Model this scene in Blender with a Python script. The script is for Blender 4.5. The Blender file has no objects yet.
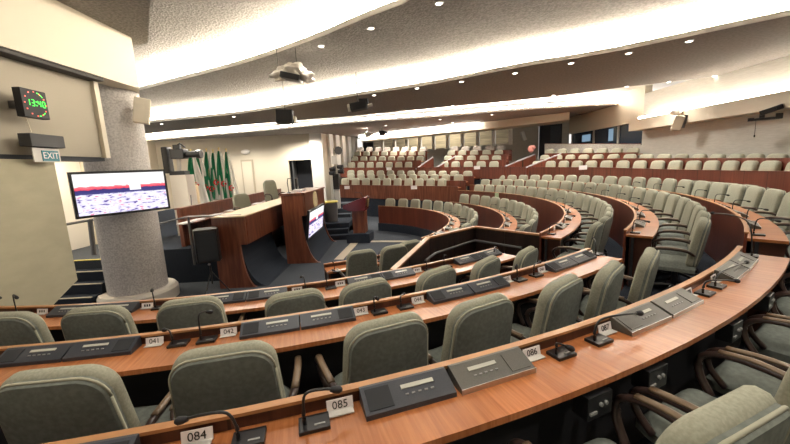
import bpy, bmesh, math, random
from math import sin, cos, pi, radians as R_, degrees, atan2, hypot, sqrt
from mathutils import Vector, Matrix
random.seed(7)
S = bpy.context.scene
COL = S.collection

# ------------------------------------------------------------------ camera
F_PX, PITCH, ROLL, CZ = 348.0, .158, -.048, 1.72
cam = bpy.data.objects.new('camera', bpy.data.cameras.new('camera'))
COL.objects.link(cam)
cam.data.sensor_width = 36.0
cam.data.lens = F_PX / 790.0 * 36.0
cam.data.clip_start = .03
fwd = Vector((0, cos(PITCH), -sin(PITCH)))
up0 = Vector((0, sin(PITCH), cos(PITCH)))
rt0 = Vector((1, 0, 0))
# image x axis and y(up) axis after roll
rx = rt0 * cos(ROLL) + up0 * sin(ROLL)
uy = up0 * cos(ROLL) - rt0 * sin(ROLL)
M = Matrix((rx, uy, -fwd)).transposed().to_4x4()
M.translation = Vector((0, 0, CZ))
cam.matrix_world = M
S.camera = cam

# ------------------------------------------------------------------ light and exposure
S.view_settings.view_transform = 'Standard'
S.view_settings.look = 'None'
S.view_settings.gamma = 1
S.view_settings.exposure = 2.15
S.view_settings.use_curve_mapping = False
S.cycles.use_denoising = True
S.cycles.max_bounces = 7
S.cycles.diffuse_bounces = 5
S.cycles.caustics_reflective = False
S.cycles.caustics_refractive = False
S.cycles.sample_clamp_indirect = 6
COVE = 21.0
DOWN = 60.0
w = bpy.data.worlds.new('world'); S.world = w
w.use_nodes = True
w.node_tree.nodes['Background'].inputs[0].default_value = (1, .95, .90, 1)
w.node_tree.nodes['Background'].inputs[1].default_value = .25

# ------------------------------------------------------------------ pixel helpers (used to measure real positions)
def ray(px, py):
    c, s = cos(ROLL), sin(ROLL)
    dx, dy = px - 395, py - 222
    x = c * dx + s * dy; y = -s * dx + c * dy
    return Vector((x, F_PX * cos(PITCH) - y * sin(PITCH), -F_PX * sin(PITCH) - y * cos(PITCH)))
def atz(px, py, z):
    r = ray(px, py); t = (z - CZ) / r.z
    return Vector((r.x * t, r.y * t, z))
def atr(px, py, rng):
    r = ray(px, py); t = rng / hypot(r.x, r.y)
    return Vector((r.x * t, r.y * t, CZ + r.z * t))
def atx(px, py, x):
    r = ray(px, py); t = x / r.x
    return Vector((x, r.y * t, CZ + r.z * t))
CX, CY = -3.117, 10.851
def ring(r, th, z=0.0):
    a = R_(th)
    return Vector((CX + r * cos(a), CY + r * sin(a), z))
def th_of(p): return degrees(atan2(p[1] - CY, p[0] - CX))

# ------------------------------------------------------------------ materials
MATS = {}
def new_mat(name):
    m = bpy.data.materials.new(name); m.use_nodes = True
    nt = m.node_tree; b = nt.nodes['Principled BSDF']
    MATS[name] = m
    return m, nt, b
def N(nt, t, **kw):
    n = nt.nodes.new(t)
    for k, v in kw.items():
        if hasattr(n, k): setattr(n, k, v)
        else: n.inputs[k].default_value = v
    return n
def rampn(nt, fac, stops):
    r = nt.nodes.new('ShaderNodeValToRGB')
    el = r.color_ramp.elements
    while len(el) < len(stops): el.new(.5)
    for e, (p, c) in zip(el, stops): e.position = p; e.color = (*c, 1)
    nt.links.new(fac, r.inputs[0]); return r.outputs[0]
def plain(name, col, rough=.6, metal=0, emit=None, es=0, spec=None):
    m, nt, b = new_mat(name)
    b.inputs['Base Color'].default_value = (*col, 1)
    b.inputs['Roughness'].default_value = rough
    b.inputs['Metallic'].default_value = metal
    if spec is not None: b.inputs['Specular IOR Level'].default_value = spec
    if emit:
        b.inputs['Emission Color'].default_value = (*emit, 1)
        b.inputs['Emission Strength'].default_value = es
    return m
def noisy(name, c1, c2, scale=(30, 30, 30), rough=.8, bump=.2, bscale=None, detail=4, coord='Object', dist=.01, lo=.35, hi=.65, spec=None):
    m, nt, b = new_mat(name)
    tc = N(nt, 'ShaderNodeTexCoord'); mp = N(nt, 'ShaderNodeMapping')
    mp.inputs['Scale'].default_value = scale
    nt.links.new(tc.outputs[coord], mp.inputs[0])
    nz = N(nt, 'ShaderNodeTexNoise'); nz.inputs['Scale'].default_value = 1; nz.inputs['Detail'].default_value = detail
    nt.links.new(mp.outputs[0], nz.inputs[0])
    c = rampn(nt, nz.outputs[0], [(lo, c1), (hi, c2)])
    nt.links.new(c, b.inputs['Base Color'])
    b.inputs['Roughness'].default_value = rough
    if spec is not None: b.inputs['Specular IOR Level'].default_value = spec
    if bump:
        bp = N(nt, 'ShaderNodeBump'); bp.inputs['Strength'].default_value = bump; bp.inputs['Distance'].default_value = dist
        nt.links.new(nz.outputs[0], bp.inputs['Height']); nt.links.new(bp.outputs[0], b.inputs['Normal'])
    return m
def polar_wood(name, c1, c2, u=70, v=3, rough=.3, seam=None, seam_col=(.02, .008, .006), zscale=0):
    """wood whose grain follows the rings of the hall: u = across the grain (along the arc), v = along the radius, zscale = along the height"""
    m, nt, b = new_mat(name)
    g = N(nt, 'ShaderNodeNewGeometry')
    sb = N(nt, 'ShaderNodeVectorMath', operation='SUBTRACT'); sb.inputs[1].default_value = (CX, CY, 0)
    nt.links.new(g.outputs['Position'], sb.inputs[0])
    sp = N(nt, 'ShaderNodeSeparateXYZ'); nt.links.new(sb.outputs[0], sp.inputs[0])
    at = N(nt, 'ShaderNodeMath', operation='ARCTAN2'); nt.links.new(sp.outputs[1], at.inputs[0]); nt.links.new(sp.outputs[0], at.inputs[1])
    mu = N(nt, 'ShaderNodeMath', operation='MULTIPLY'); nt.links.new(at.outputs[0], mu.inputs[0]); mu.inputs[1].default_value = 9.0
    ln = N(nt, 'ShaderNodeVectorMath', operation='LENGTH')
    cz = N(nt, 'ShaderNodeCombineXYZ'); nt.links.new(sp.outputs[0], cz.inputs[0]); nt.links.new(sp.outputs[1], cz.inputs[1])
    nt.links.new(cz.outputs[0], ln.inputs[0])
    cb = N(nt, 'ShaderNodeCombineXYZ')
    nt.links.new(mu.outputs[0], cb.inputs[0]); nt.links.new(ln.outputs['Value'], cb.inputs[1]); nt.links.new(sp.outputs[2], cb.inputs[2])
    mp = N(nt, 'ShaderNodeMapping'); mp.inputs['Scale'].default_value = (u, v, zscale)
    nt.links.new(cb.outputs[0], mp.inputs[0])
    nz = N(nt, 'ShaderNodeTexNoise'); nz.inputs['Scale'].default_value = 1; nz.inputs['Detail'].default_value = 5; nz.inputs['Roughness'].default_value = .65
    nt.links.new(mp.outputs[0], nz.inputs[0])
    c = rampn(nt, nz.outputs[0], [(.3, c1), (.7, c2)])
    mp2 = N(nt, 'ShaderNodeMapping'); mp2.inputs['Scale'].default_value = (1.6, .0, .0); nt.links.new(cb.outputs[0], mp2.inputs[0])
    nz2 = N(nt, 'ShaderNodeTexNoise'); nz2.inputs['Scale'].default_value = 1; nz2.inputs['Detail'].default_value = 1
    nt.links.new(mp2.outputs[0], nz2.inputs[0])
    t2 = rampn(nt, nz2.outputs[0], [(.35, (.82, .82, .82)), (.65, (1.12, 1.1, 1.08))])
    mx = N(nt, 'ShaderNodeMix', data_type='RGBA', blend_type='MULTIPLY'); mx.inputs[0].default_value = 1
    nt.links.new(c, mx.inputs[6]); nt.links.new(t2, mx.inputs[7]); out = mx.outputs[2]
    if seam:
        md = N(nt, 'ShaderNodeMath', operation='PINGPONG'); nt.links.new(mu.outputs[0], md.inputs[0]); md.inputs[1].default_value = seam / 2
        lt = N(nt, 'ShaderNodeMath', operation='LESS_THAN'); nt.links.new(md.outputs[0], lt.inputs[0]); lt.inputs[1].default_value = .006
        mx2 = N(nt, 'ShaderNodeMix', data_type='RGBA'); nt.links.new(lt.outputs[0], mx2.inputs[0])
        nt.links.new(out, mx2.inputs[6]); mx2.inputs[7].default_value = (*seam_col, 1); out = mx2.outputs[2]
    nt.links.new(out, b.inputs['Base Color'])
    b.inputs['Roughness'].default_value = rough
    return m

M_top = polar_wood('desk_top_wood', (.33, .108, .034), (.52, .195, .068), u=55, v=2.2, rough=.25)
M_top.node_tree.nodes['Principled BSDF'].inputs['Coat Weight'].default_value = .35
M_top.node_tree.nodes['Principled BSDF'].inputs['Coat Roughness'].default_value = .32
M_cap = polar_wood('pale_edge_wood', (.38, .175, .070), (.50, .25, .105), u=8, v=20, rough=.35)
M_front = polar_wood('red_panel_wood', (.105, .027, .016), (.20, .058, .034), u=26, v=1, rough=.3, seam=.62, zscale=.8)
M_darkfront = polar_wood('dark_panel_wood', (.05, .018, .012), (.10, .038, .024), u=26, v=1, rough=.35, seam=.7, zscale=.8)
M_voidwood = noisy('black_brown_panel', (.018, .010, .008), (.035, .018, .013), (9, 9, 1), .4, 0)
M_podwood = noisy('podium_wood', (.11, .032, .018), (.22, .075, .04), (14, 14, 1.2), .3, 0)
M_podtop = plain('cream_desk_surface', (.62, .48, .30), .35)
M_carpet = noisy('navy_carpet', (.020, .025, .036), (.036, .043, .056), (120, 120, 120), .95, .3, spec=.1)
M_greycarpet = noisy('grey_carpet', (.046, .053, .064), (.078, .086, .10), (60, 60, 60), .95, .3, spec=.1)
M_beige = plain('beige_trim', (.42, .36, .27), .7)
M_fab = noisy('khaki_cushion_fabric', (.285, .285, .222), (.35, .35, .275), (90, 90, 90), .92, .25, dist=.002, spec=.15)
M_fabback = noisy('sage_back_fabric', (.155, .170, .150), (.200, .216, .192), (40, 40, 40), .95, .2, dist=.002, spec=.12)
M_pipe = plain('cream_piping', (.38, .37, .28), .8)
M_palefab = noisy('white_seat_cover', (.36, .33, .29), (.50, .46, .41), (20, 20, 20), .9, 0)
M_black = plain('black_plastic', (.012, .012, .014), .35)
M_blackmatte = plain('matte_black', (.015, .015, .018), .7)
M_armw = plain('brown_arm_wood', (.045, .026, .022), .3)
M_pad = plain('tan_arm_pad', (.17, .115, .07), .3)
M_chrome = plain('brushed_metal', (.55, .55, .55), .3, 1)
M_dev = noisy('navy_grey_console', (.030, .034, .045), (.042, .047, .060), (300, 300, 300), .45, 0)
M_devg = noisy('warm_grey_console', (.085, .082, .072), (.115, .110, .095), (300, 300, 300), .4, 0)
M_lcd = plain('display_strip', (.50, .50, .44), .25)
M_btn = plain('grey_button', (.30, .30, .29), .5)
M_grille = plain('dark_grille', (.020, .022, .026), .8)
M_card = plain('white_card', (.78, .74, .74), .6)
M_ink = plain('black_ink', (.02, .02, .02), .6)
M_plaster = noisy('textured_ceiling_plaster', (.25, .235, .22), (.38, .36, .335), (22, 22, 22), .95, 1.0, dist=.05, detail=6, coord='Object', spec=.1)
M_panel3 = noisy('grey_ceiling_plaster', (.23, .21, .195), (.30, .275, .255), (18, 18, 18), .95, .5, dist=.02, spec=.1)
M_cream = plain('cream_paint', (.62, .555, .44), .6)
M_whitep = plain('white_paint', (.80, .77, .72), .7)
M_wallb = noisy('beige_wall_fabric', (.36, .325, .262), (.43, .39, .32), (160, 160, 160), .9, .2, spec=.1)
M_wallg = noisy('grey_wall_panel', (.46, .435, .39), (.53, .505, .455), (5, 5, 60), .9, .1, spec=.1)
M_slab = noisy('olive_beige_panel', (.41, .38, .27), (.45, .42, .30), (3, 3, 6), .8, 0)
M_column = noisy('speckled_column_stone', (.38, .36, .345), (.58, .55, .53), (30, 30, 30), .85, .4, dist=.006, detail=5)
M_plinth = plain('cream_stone', (.62, .57, .50), .5)
M_dark = plain('dark_void', (.010, .012, .018), .6)
M_glass = plain('dark_booth_glass', (.03, .045, .07), .08)
M_glassb = plain('booth_glass_glow', (.10, .16, .22), .4, emit=(.35, .55, .75), es=.12)
M_cove = plain('warm_tube_light', (1, 1, 1), .5, emit=(1, .90, .74), es=COVE)
M_coveW = plain('white_tube_light', (1, 1, 1), .5, emit=(1, .94, .86), es=COVE * .8)
M_coveR = plain('ledge_tube_light', (1, 1, 1), .5, emit=(1, .94, .84), es=COVE * .3)
M_spot = plain('downlight_lens', (1, 1, 1), .4, emit=(1, .9, .75), es=3)
M_green = plain('flag_green', (.015, .22, .09), .8)
M_white = plain('flag_white', (.80, .78, .72), .8)
M_red = plain('flag_red', (.60, .02, .03), .8)
M_poly = plain('polished_gold', (.75, .58, .25), .3, 1)
M_embl = plain('pale_gold_emblem', (.72, .62, .38), .4)
M_yellow = plain('yellow_lid', (.62, .50, .10), .5)
M_lectern = plain('maroon_lacquer', (.13, .020, .022), .25)
M_led = plain('green_led', (.05, .9, .1), .5, emit=(.05, 1, .06), es=.35)
M_ledr = plain('red_led', (.9, .1, .1), .5, emit=(1, .12, .08), es=.3)
M_teal = plain('teal_sign', (.02, .18, .22), .4)
M_clear = plain('pale_acrylic', (.62, .60, .56), .2)
M_steel = plain('grey_steel', (.16, .16, .165), .4, .6)
M_railgrey = plain('matte_rail_grey', (.30, .29, .30), .6)
M_cloth = noisy('white_cloth', (.62, .58, .52), (.75, .71, .66), (12, 12, 12), .9, .3)
M_ltgrey = plain('pale_grey_plastic', (.55, .53, .50), .5)

def screen_mat(name, kind):
    m, nt, b = new_mat(name)
    tc = N(nt, 'ShaderNodeTexCoord'); sp = N(nt, 'ShaderNodeSeparateXYZ'); nt.links.new(tc.outputs['Generated'], sp.inputs[0])
    # height bands of a live picture of a chamber: bright wall, dark red panelling, pale seats
    mp = N(nt, 'ShaderNodeMapping'); mp.inputs['Scale'].default_value = (9, 9, 14) if kind == 'tv' else (6, 6, 9)
    nt.links.new(tc.outputs['Generated'], mp.inputs[0])
    nz = N(nt, 'ShaderNodeTexNoise'); nz.inputs['Scale'].default_value = 1.4; nz.inputs['Detail'].default_value = 3
    nt.links.new(mp.outputs[0], nz.inputs[0])
    seats = rampn(nt, nz.outputs[0], [(.36, (.10, .06, .30)), (.43, (.75, .70, .95)), (.60, (.95, .95, 1)), (.66, (.85, .15, .35))])
    ad = N(nt, 'ShaderNodeMath', operation='MULTIPLY_ADD'); nt.links.new(nz.outputs[0], ad.inputs[0]); ad.inputs[1].default_value = .10
    nt.links.new(sp.outputs[2], ad.inputs[2])
    bands = rampn(nt, ad.outputs[0], [(.0, (1, 1, 1)), (.545, (1, 1, 1)), (.55, (.05, .05, .22)), (.66, (.04, .03, .16)), (.665, (.85, .05, .10)), (.735, (.9, .2, .25)), (.74, (1, .98, .97)), (1, (1, 1, 1))])
    gt = N(nt, 'ShaderNodeMath', operation='GREATER_THAN'); nt.links.new(ad.outputs[0], gt.inputs[0]); gt.inputs[1].default_value = .545
    mx = N(nt, 'ShaderNodeMix', data_type='RGBA'); nt.links.new(gt.outputs[0], mx.inputs[0]); nt.links.new(seats, mx.inputs[6]); nt.links.new(bands, mx.inputs[7])
    # one bright doorway in the middle of the dark band
    ax = 0 if kind == 'tv' else 1
    c1 = N(nt, 'ShaderNodeMath', operation='SUBTRACT'); nt.links.new(sp.outputs[ax], c1.inputs[0]); c1.inputs[1].default_value = .63 if kind == 'tv' else .5
    c2 = N(nt, 'ShaderNodeMath', operation='ABSOLUTE'); nt.links.new(c1.outputs[0], c2.inputs[0])
    c3 = N(nt, 'ShaderNodeMath', operation='LESS_THAN'); nt.links.new(c2.outputs[0], c3.inputs[0]); c3.inputs[1].default_value = .065
    g2 = N(nt, 'ShaderNodeMath', operation='GREATER_THAN'); nt.links.new(sp.outputs[2], g2.inputs[0]); g2.inputs[1].default_value = .55
    c4 = N(nt, 'ShaderNodeMath', operation='MULTIPLY'); nt.links.new(c3.outputs[0], c4.inputs[0]); nt.links.new(g2.outputs[0], c4.inputs[1])
    mx2 = N(nt, 'ShaderNodeMix', data_type='RGBA'); nt.links.new(c4.outputs[0], mx2.inputs[0]); nt.links.new(mx.outputs[2], mx2.inputs[6]); mx2.inputs[7].default_value = (1, .97, 1, 1)
    b.inputs['Base Color'].default_value = (.02, .02, .02, 1); b.inputs['Roughness'].default_value = .2
    nt.links.new(mx2.outputs[2], b.inputs['Emission Color']); b.inputs['Emission Strength'].default_value = .27
    return m
M_tv = screen_mat('television_picture', 'tv')
M_scr = screen_mat('podium_screen_picture', 'pod')

# ------------------------------------------------------------------ mesh helpers
class MB:
    def __init__(s): s.b = bmesh.new()
    def box(s, c, d, m=None, bev=0):
        r = bmesh.ops.create_cube(s.b, size=1)
        T = Matrix.Translation(Vector(c)) @ (m.to_4x4() if m else Matrix()) @ Matrix.Diagonal((*d, 1))
        bmesh.ops.transform(s.b, matrix=T, verts=r['verts'])
        if bev:
            es = list({e for v in r['verts'] for e in v.link_edges})
            bmesh.ops.bevel(s.b, geom=es, offset=bev, segments=2, affect='EDGES', profile=.7)
        return s
    def cyl(s, p0, p1, r0, r1=None, n=16, caps=True):
        p0, p1 = Vector(p0), Vector(p1); d = p1 - p0
        if d.length < 1e-6: return s
        r = bmesh.ops.create_cone(s.b, cap_ends=caps, segments=n, radius1=r0, radius2=r0 if r1 is None else r1, depth=d.length)
        q = Vector((0, 0, 1)).rotation_difference(d)
        bmesh.ops.transform(s.b, matrix=Matrix.Translation((p0 + p1) / 2) @ q.to_matrix().to_4x4(), verts=r['verts'])
        return s
    def ball(s, c, r, sc=(1, 1, 1), n=12):
        q = bmesh.ops.create_uvsphere(s.b, u_segments=n, v_segments=max(6, n // 2 + 2), radius=r)
        bmesh.ops.transform(s.b, matrix=Matrix.Translation(Vector(c)) @ Matrix.Diagonal((*sc, 1)), verts=q['verts'])
        return s
    def tube(s, pts, r, n=8, flat=1.0, upv=(0, 0, 1)):
        pts = [Vector(p) for p in pts]; rs = r if isinstance(r, (list, tuple)) else [r] * len(pts)
        rings = []
        for i, p in enumerate(pts):
            t = (pts[min(i + 1, len(pts) - 1)] - pts[max(i - 1, 0)]).normalized()
            a = t.cross(Vector(upv))
            if a.length < 1e-3: a = t.cross(Vector((0, 1, 0)))
            a.normalize(); b2 = a.cross(t).normalized()
            rings.append([s.b.verts.new(p + a * cos(2 * pi * k / n) * rs[i] + b2 * sin(2 * pi * k / n) * rs[i] * flat) for k in range(n)])
        for A, B in zip(rings, rings[1:]):
            for k in range(n): s.b.faces.new((A[k], A[(k + 1) % n], B[(k + 1) % n], B[k]))
        s.b.faces.new(rings[0][::-1]); s.b.faces.new(rings[-1])
        return s
    def sweep(s, prof, frames):
        """prof: list of (u, z) polygon; frames: list of (origin xy Vector, outward xy Vector, z offset)"""
        rings = [[s.b.verts.new((o[0] + n[0] * u, o[1] + n[1] * u, z + dz)) for (u, z) in prof] for (o, n, dz) in frames]
        k = len(prof)
        for A, B in zip(rings, rings[1:]):
            for i in range(k): s.b.faces.new((A[i], A[(i + 1) % k], B[(i + 1) % k], B[i]))
        s.b.faces.new(rings[0]); s.b.faces.new(rings[-1][::-1])
        return s
    def arc(s, prof, t0, t1, step=1.5):
        n = max(2, int(abs(t1 - t0) / step) + 1)
        fr = []
        for i in range(n + 1):
            a = R_(t0 + (t1 - t0) * i / n); fr.append(((CX, CY), (cos(a), sin(a)), 0))
        return s.sweep(prof, fr)
    def prism(s, poly, z0, z1):
        a = [s.b.verts.new((p[0], p[1], z0)) for p in poly]; b2 = [s.b.verts.new((p[0], p[1], z1)) for p in poly]
        n = len(poly)
        for i in range(n): s.b.faces.new((a[i], a[(i + 1) % n], b2[(i + 1) % n], b2[i]))
        s.b.faces.new(a[::-1]); s.b.faces.new(b2)
        return s
    def extr(s, poly, dirv):
        """poly: 3D points, extruded by dirv"""
        a = [s.b.verts.new(p) for p in poly]; b2 = [s.b.verts.new(Vector(p) + Vector(dirv)) for p in poly]
        n = len(poly)
        for i in range(n): s.b.faces.new((a[i], a[(i + 1) % n], b2[(i + 1) % n], b2[i]))
        s.b.faces.new(a[::-1]); s.b.faces.new(b2)
        return s
    def build(s, name, mat, parent=None, smooth=False, loc=None):
        bmesh.ops.recalc_face_normals(s.b, faces=s.b.faces[:])
        me = bpy.data.meshes.new(name)
        if loc is not None: bmesh.ops.transform(s.b, matrix=Matrix.Translation(-Vector(loc)), verts=s.b.verts[:])
        s.b.to_mesh(me); s.b.free()
        if smooth:
            for p in me.polygons: p.use_smooth = True
            if smooth == 'auto':
                try: me.set_sharp_from_angle(angle=R_(38))
                except Exception: pass
        me.materials.append(mat)
        o = bpy.data.objects.new(name, me); COL.objects.link(o)
        if loc is not None: o.location = loc
        if parent: o.parent = parent
        return o
def tag(o, label, cat, group=None, kind=None):
    o['label'] = label; o['category'] = cat
    if group: o['group'] = group
    if kind: o['kind'] = kind
    return o
def empty(name, loc, label, cat, group=None, rz=0):
    o = bpy.data.objects.new(name, None); COL.objects.link(o); o.location = loc; o.rotation_euler.z = rz
    o.empty_display_size = .1
    return tag(o, label, cat, group)
def struct(o): o['kind'] = 'structure'; return o
def copy_tree(o, parent=None, loc=None, rz=None, label=None, group=None, skip=()):
    c = o.copy(); COL.objects.link(c)
    if parent: c.parent = parent
    if loc is not None: c.location = loc
    if rz is not None: c.rotation_euler.z = rz
    if label: c['label'] = label
    if group: c['group'] = group
    for ch in list(o.children):
        copy_tree(ch, c)
    return c
def rotz(dx, dy): return atan2(dy, dx) - pi / 2      # local +Y -> (dx,dy)
ORD = ['first', 'second', 'third', 'fourth', 'fifth', 'sixth', 'seventh', 'eighth', 'ninth', 'tenth', 'eleventh', 'twelfth', 'thirteenth', 'fourteenth', 'fifteenth', 'sixteenth', 'seventeenth', 'eighteenth', 'nineteenth', 'twentieth', 'twenty-first', 'twenty-second', 'twenty-third', 'twenty-fourth', 'twenty-fifth', 'twenty-sixth', 'twenty-seventh', 'twenty-eighth', 'twenty-ninth', 'thirtieth', 'thirty-first', 'thirty-second', 'thirty-third', 'thirty-fourth', 'thirty-fifth', 'thirty-sixth', 'thirty-seventh', 'thirty-eighth', 'thirty-ninth', 'fortieth']
def text_mesh(txt, size, name, mat, parent, loc, rot, ext=.0006):
    cu = bpy.data.curves.new(name, 'FONT'); cu.body = txt; cu.size = size; cu.extrude = ext; cu.align_x = 'CENTER'; cu.align_y = 'CENTER'
    t = bpy.data.objects.new(name, cu); COL.objects.link(t)
    dg = bpy.context.evaluated_depsgraph_get()
    me = bpy.data.meshes.new_from_object(t.evaluated_get(dg))
    bpy.data.objects.remove(t); bpy.data.curves.remove(cu)
    me.materials.clear(); me.materials.append(mat)
    o = bpy.data.objects.new(name, me); COL.objects.link(o); o.parent = parent; o.location = loc; o.rotation_euler = rot
    return o
def catmull(pts, n=8):
    pts = [Vector(p) for p in pts]; out = []
    P = [pts[0] * 2 - pts[1]] + pts + [pts[-1] * 2 - pts[-2]]
    for i in range(1, len(P) - 2):
        for k in range(n):
            t = k / n
            a, b, c, d = P[i - 1], P[i], P[i + 1], P[i + 2]
            out.append(.5 * ((2 * b) + (c - a) * t + (2 * a - 5 * b + 4 * c - d) * t * t + (3 * b - a - 3 * c + d) * t ** 3))
    out.append(pts[-1]); return out

# ================================================================== STRUCTURE
FL = -1.0
STAGE = -.10
# ring: rim radius, rim height, tier floor
RG = {'A': (9.98, .83, .02), 'B': (8.80, .70, -.11), 'C': (7.62, .54, -.27), 'D': (6.28, .21, -.56), 'E': (4.79, .08, -.70)}
LW = -6.9     # plane of the left wall
RW = 10.1     # plane of the right wall
FWA, FWB = Vector((10.1, 20.2)), Vector((-2.55, 26.9))      # far wall line
def fwall_y(x): return FWA.y + (x - FWA.x) * (FWB.y - FWA.y) / (FWB.x - FWA.x)

struct(MB().box((1, 11, FL - .1), (24, 38, .2)).build('floor', M_greycarpet))
def tier(name, r0, r1, z, t0, t1, mat=M_carpet, zb=FL):
    return struct(MB().arc([(r0, zb), (r1, zb), (r1, z), (r0, z)], t0, t1).build(name, mat))
tier('floor_tier_front_far', 4.80, 6.26, -.70, -41, 60)
tier('floor_tier_second_far', 6.30, 7.60, -.56, -42, 44)
tier('floor_tier_second_near', 5.57, 7.60, -.56, -72, -57)
tier('floor_tier_third', 7.64, 8.78, -.27, -104, 46)
tier('floor_tier_fourth', 8.82, 9.96, -.11, -104, 46)
tier('floor_tier_fifth', 10.00, 12.2, .02, -102, 46)

# ---------------------------------------------------------- left wall, beam, slab, opening
NW = -5.3      # plane of the nearer left wall
struct(MB().box((NW - .15, 4.6, 2.83), (.3, 4.0, 1.38)).build('wall_left_upper', M_wallb))
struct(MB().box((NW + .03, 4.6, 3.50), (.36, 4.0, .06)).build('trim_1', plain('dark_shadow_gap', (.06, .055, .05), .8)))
struct(MB().prism([(NW - .15, 2.0), (NW + .24, 2.0), (NW + .24, 7.45), (NW - .15, 8.0)], 3.53, 4.50).build('wall_left_beam', M_cream))
slab = [Vector((NW - .12, 2.0, -1.0)), Vector((NW - .12, 3.3, -1.0)), Vector((NW - .12, 5.50, .14)), Vector((NW - .12, 5.50, 2.07)), Vector((NW - .12, 2.0, 2.07))]
struct(MB().extr(slab, (.2, 0, 0)).build('wall_left_lower', M_slab))
struct(MB().box((NW - .15, 4.6, 2.105), (.26, 4.0, .07)).build('trim_2', M_dark))
struct(MB().box((-14.6, 16.0, 2.0), (.2, 12.4, 6.2)).build('wall_left_stage', M_cream))
# lit passage behind the opening
struct(MB().box((LW - 1.9, 8.0, 1.2), (.1, 4.2, 3.4)).build('wall_passage', M_whitep))
struct(MB().box((LW - .95, 10.0, 1.2), (1.9, .1, 3.4)).build('wall_passage_end', M_cream))
struct(MB().box((LW - .75, 8.95, -.55), (2.2, 2.1, .9)).build('floor_passage', M_greycarpet))
struct(MB().box((LW - 1.0, 8.0, 2.95), (2.0, 4.2, .1)).build('ceiling_passage', M_whitep))
pl = bpy.data.lights.new('passage_lamp', 'AREA'); pl.energy = 30; pl.size = 1.2; pl.color = (1, .88, .68)
po = bpy.data.objects.new('passage_lamp', pl); COL.objects.link(po); po.location = (LW - .9, 8.2, 2.85)

# far-left corner walls
YB = 22.0
def aty(px, py, y):
    r = ray(px, py); t = y / r.y
    return Vector((r.x * t, y, CZ + r.z * t))
xa, xb, xc = aty(289, 170, YB).x, aty(312.5, 170, YB).x, -4.25
zd = aty(300, 160, YB).z
struct(MB().box(((-14.6 + xa) / 2, YB + .1, 1.9), (xa + 14.6, .2, 6.0)).build('wall_rear_stage', M_cream))
struct(MB().box(((xa + xb) / 2, YB + .1, (zd + 4.9) / 2), (xb - xa, .2, 4.9 - zd)).build('wall_rear_door_head', M_cream))
struct(MB().box(((xb + xc) / 2, YB + .02, 1.9), (xc - xb, .36, 6.0)).build('wall_rear_right_pier', M_whitep))
dv = struct(MB().box(((xa + xb) / 2, YB + .9, .9), (xb - xa + .6, .1, 4)).build('door_3', M_dark))
MB().box((xa + .22, YB + .5, (STAGE + zd) / 2), (.05, .8, zd - STAGE)).build('door_leaf', M_steel, dv)
def wall_seg(name, a, b, z0, z1, mat, th=.2, off=0):
    a, b = Vector(a), Vector(b); d = (b - a).normalized(); n = Vector((-d.y, d.x))
    a = a + n * off; b = b + n * off
    poly = [a, b, b + n * th, a + n * th]
    return struct(MB().prism([(p.x, p.y) for p in poly], z0, z1).build(name, mat))
wall_seg('wall_rear_corner', (-4.25, 22.1), (-2.55, 26.9), -1, 5.0, M_cream)
# pilasters on that wall
pA, pB = Vector((-4.2, 22.3)), Vector((-2.65, 26.6))
for i in range(5):
    q = pA.lerp(pB, .12 + i * .19); d = (pB - pA).normalized()
    struct(MB().box((q.x + .1, q.y, 1.8), (.22, .45, 5.4), Matrix.Rotation(atan2(d.y, d.x) - pi / 2, 3, 'Z')).build('trim_%d' % (20 + i), M_whitep))

# ---------------------------------------------------------- right wall with bulkhead, booth window, far window wall
struct(MB().box((RW + .15, 7.9, 1.4), (.3, 12.8, 5.4)).build('wall_right', M_wallg))             # y 1.5..14.9
struct(MB().box((RW - .28, 7.9, 2.87), (.56, 12.8, .40)).build('trim_30', M_cream))
# booth windows y 14.9..17.9
struct(MB().box((RW + .15, 17.25, 3.75), (.3, 5.9, 1.4)).build('wall_right_head', M_cream))
struct(MB().box((RW + .15, 17.25, .6), (.3, 5.9, 3.0)).build('wall_right_sill', M_wallg))
wroot = struct(bpy.data.objects.new('window_1', None)); COL.objects.link(wroot); wroot.location = (RW + .2, 17.25, 2.1)
MB().box((0, 0, .5), (.02, 5.9, 1.0)).build('pane', M_glass, wroot)
for yy in (-2.9, -1.2, .75, 2.9):
    MB().box((-.04, yy, .5), (.08, .07, 1.0)).build('window_frame', M_ltgrey, wroot)
MB().box((-.012, -.6, .6), (.012, .35, .55)).build('glow_patch', M_glassb, wroot)  # glowing patches put on the pane for its bright reflections
MB().box((-.012, 1.5, .62), (.012, .8, .35)).build('glow_patch', M_glassb, wroot)
# far wall: pillar, dark door, speaker wall, windows
d_ = (FWB - FWA); L_ = d_.length; d_ = d_ / L_; n_ = Vector((-d_.y, d_.x)) * -1
def FW(s, off=0):
    p = FWA + d_ * s; return p + n_ * off
def px_on_fw(px):
    r = ray(px, 135); a = r.y / r.x if abs(r.x) > 1e-6 else 1e9
    # intersection of ray with far wall line
    x = (FWA.y - FWA.x * (FWB.y - FWA.y) / (FWB.x - FWA.x)) / (a - (FWB.y - FWA.y) / (FWB.x - FWA.x))
    return (Vector((x, a * x)) - FWA).length
s570, s562, s538, s515 = px_on_fw(571), px_on_fw(562), px_on_fw(538.5), px_on_fw(513)
s363 = px_on_fw(363)
ang_fw = atan2(d_.y, d_.x)
def fwbox(name, s0, s1, z0, z1, mat, th=.2, off=0, parent=None):
    a, b = FW(s0, off), FW(s1, off)
    c, dd = FW(s0, off + th), FW(s1, off + th)
    o = MB().prism([(a.x, a.y), (b.x, b.y), (dd.x, dd.y), (c.x, c.y)], z0, z1).build(name, mat, parent)
    return o
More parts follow.
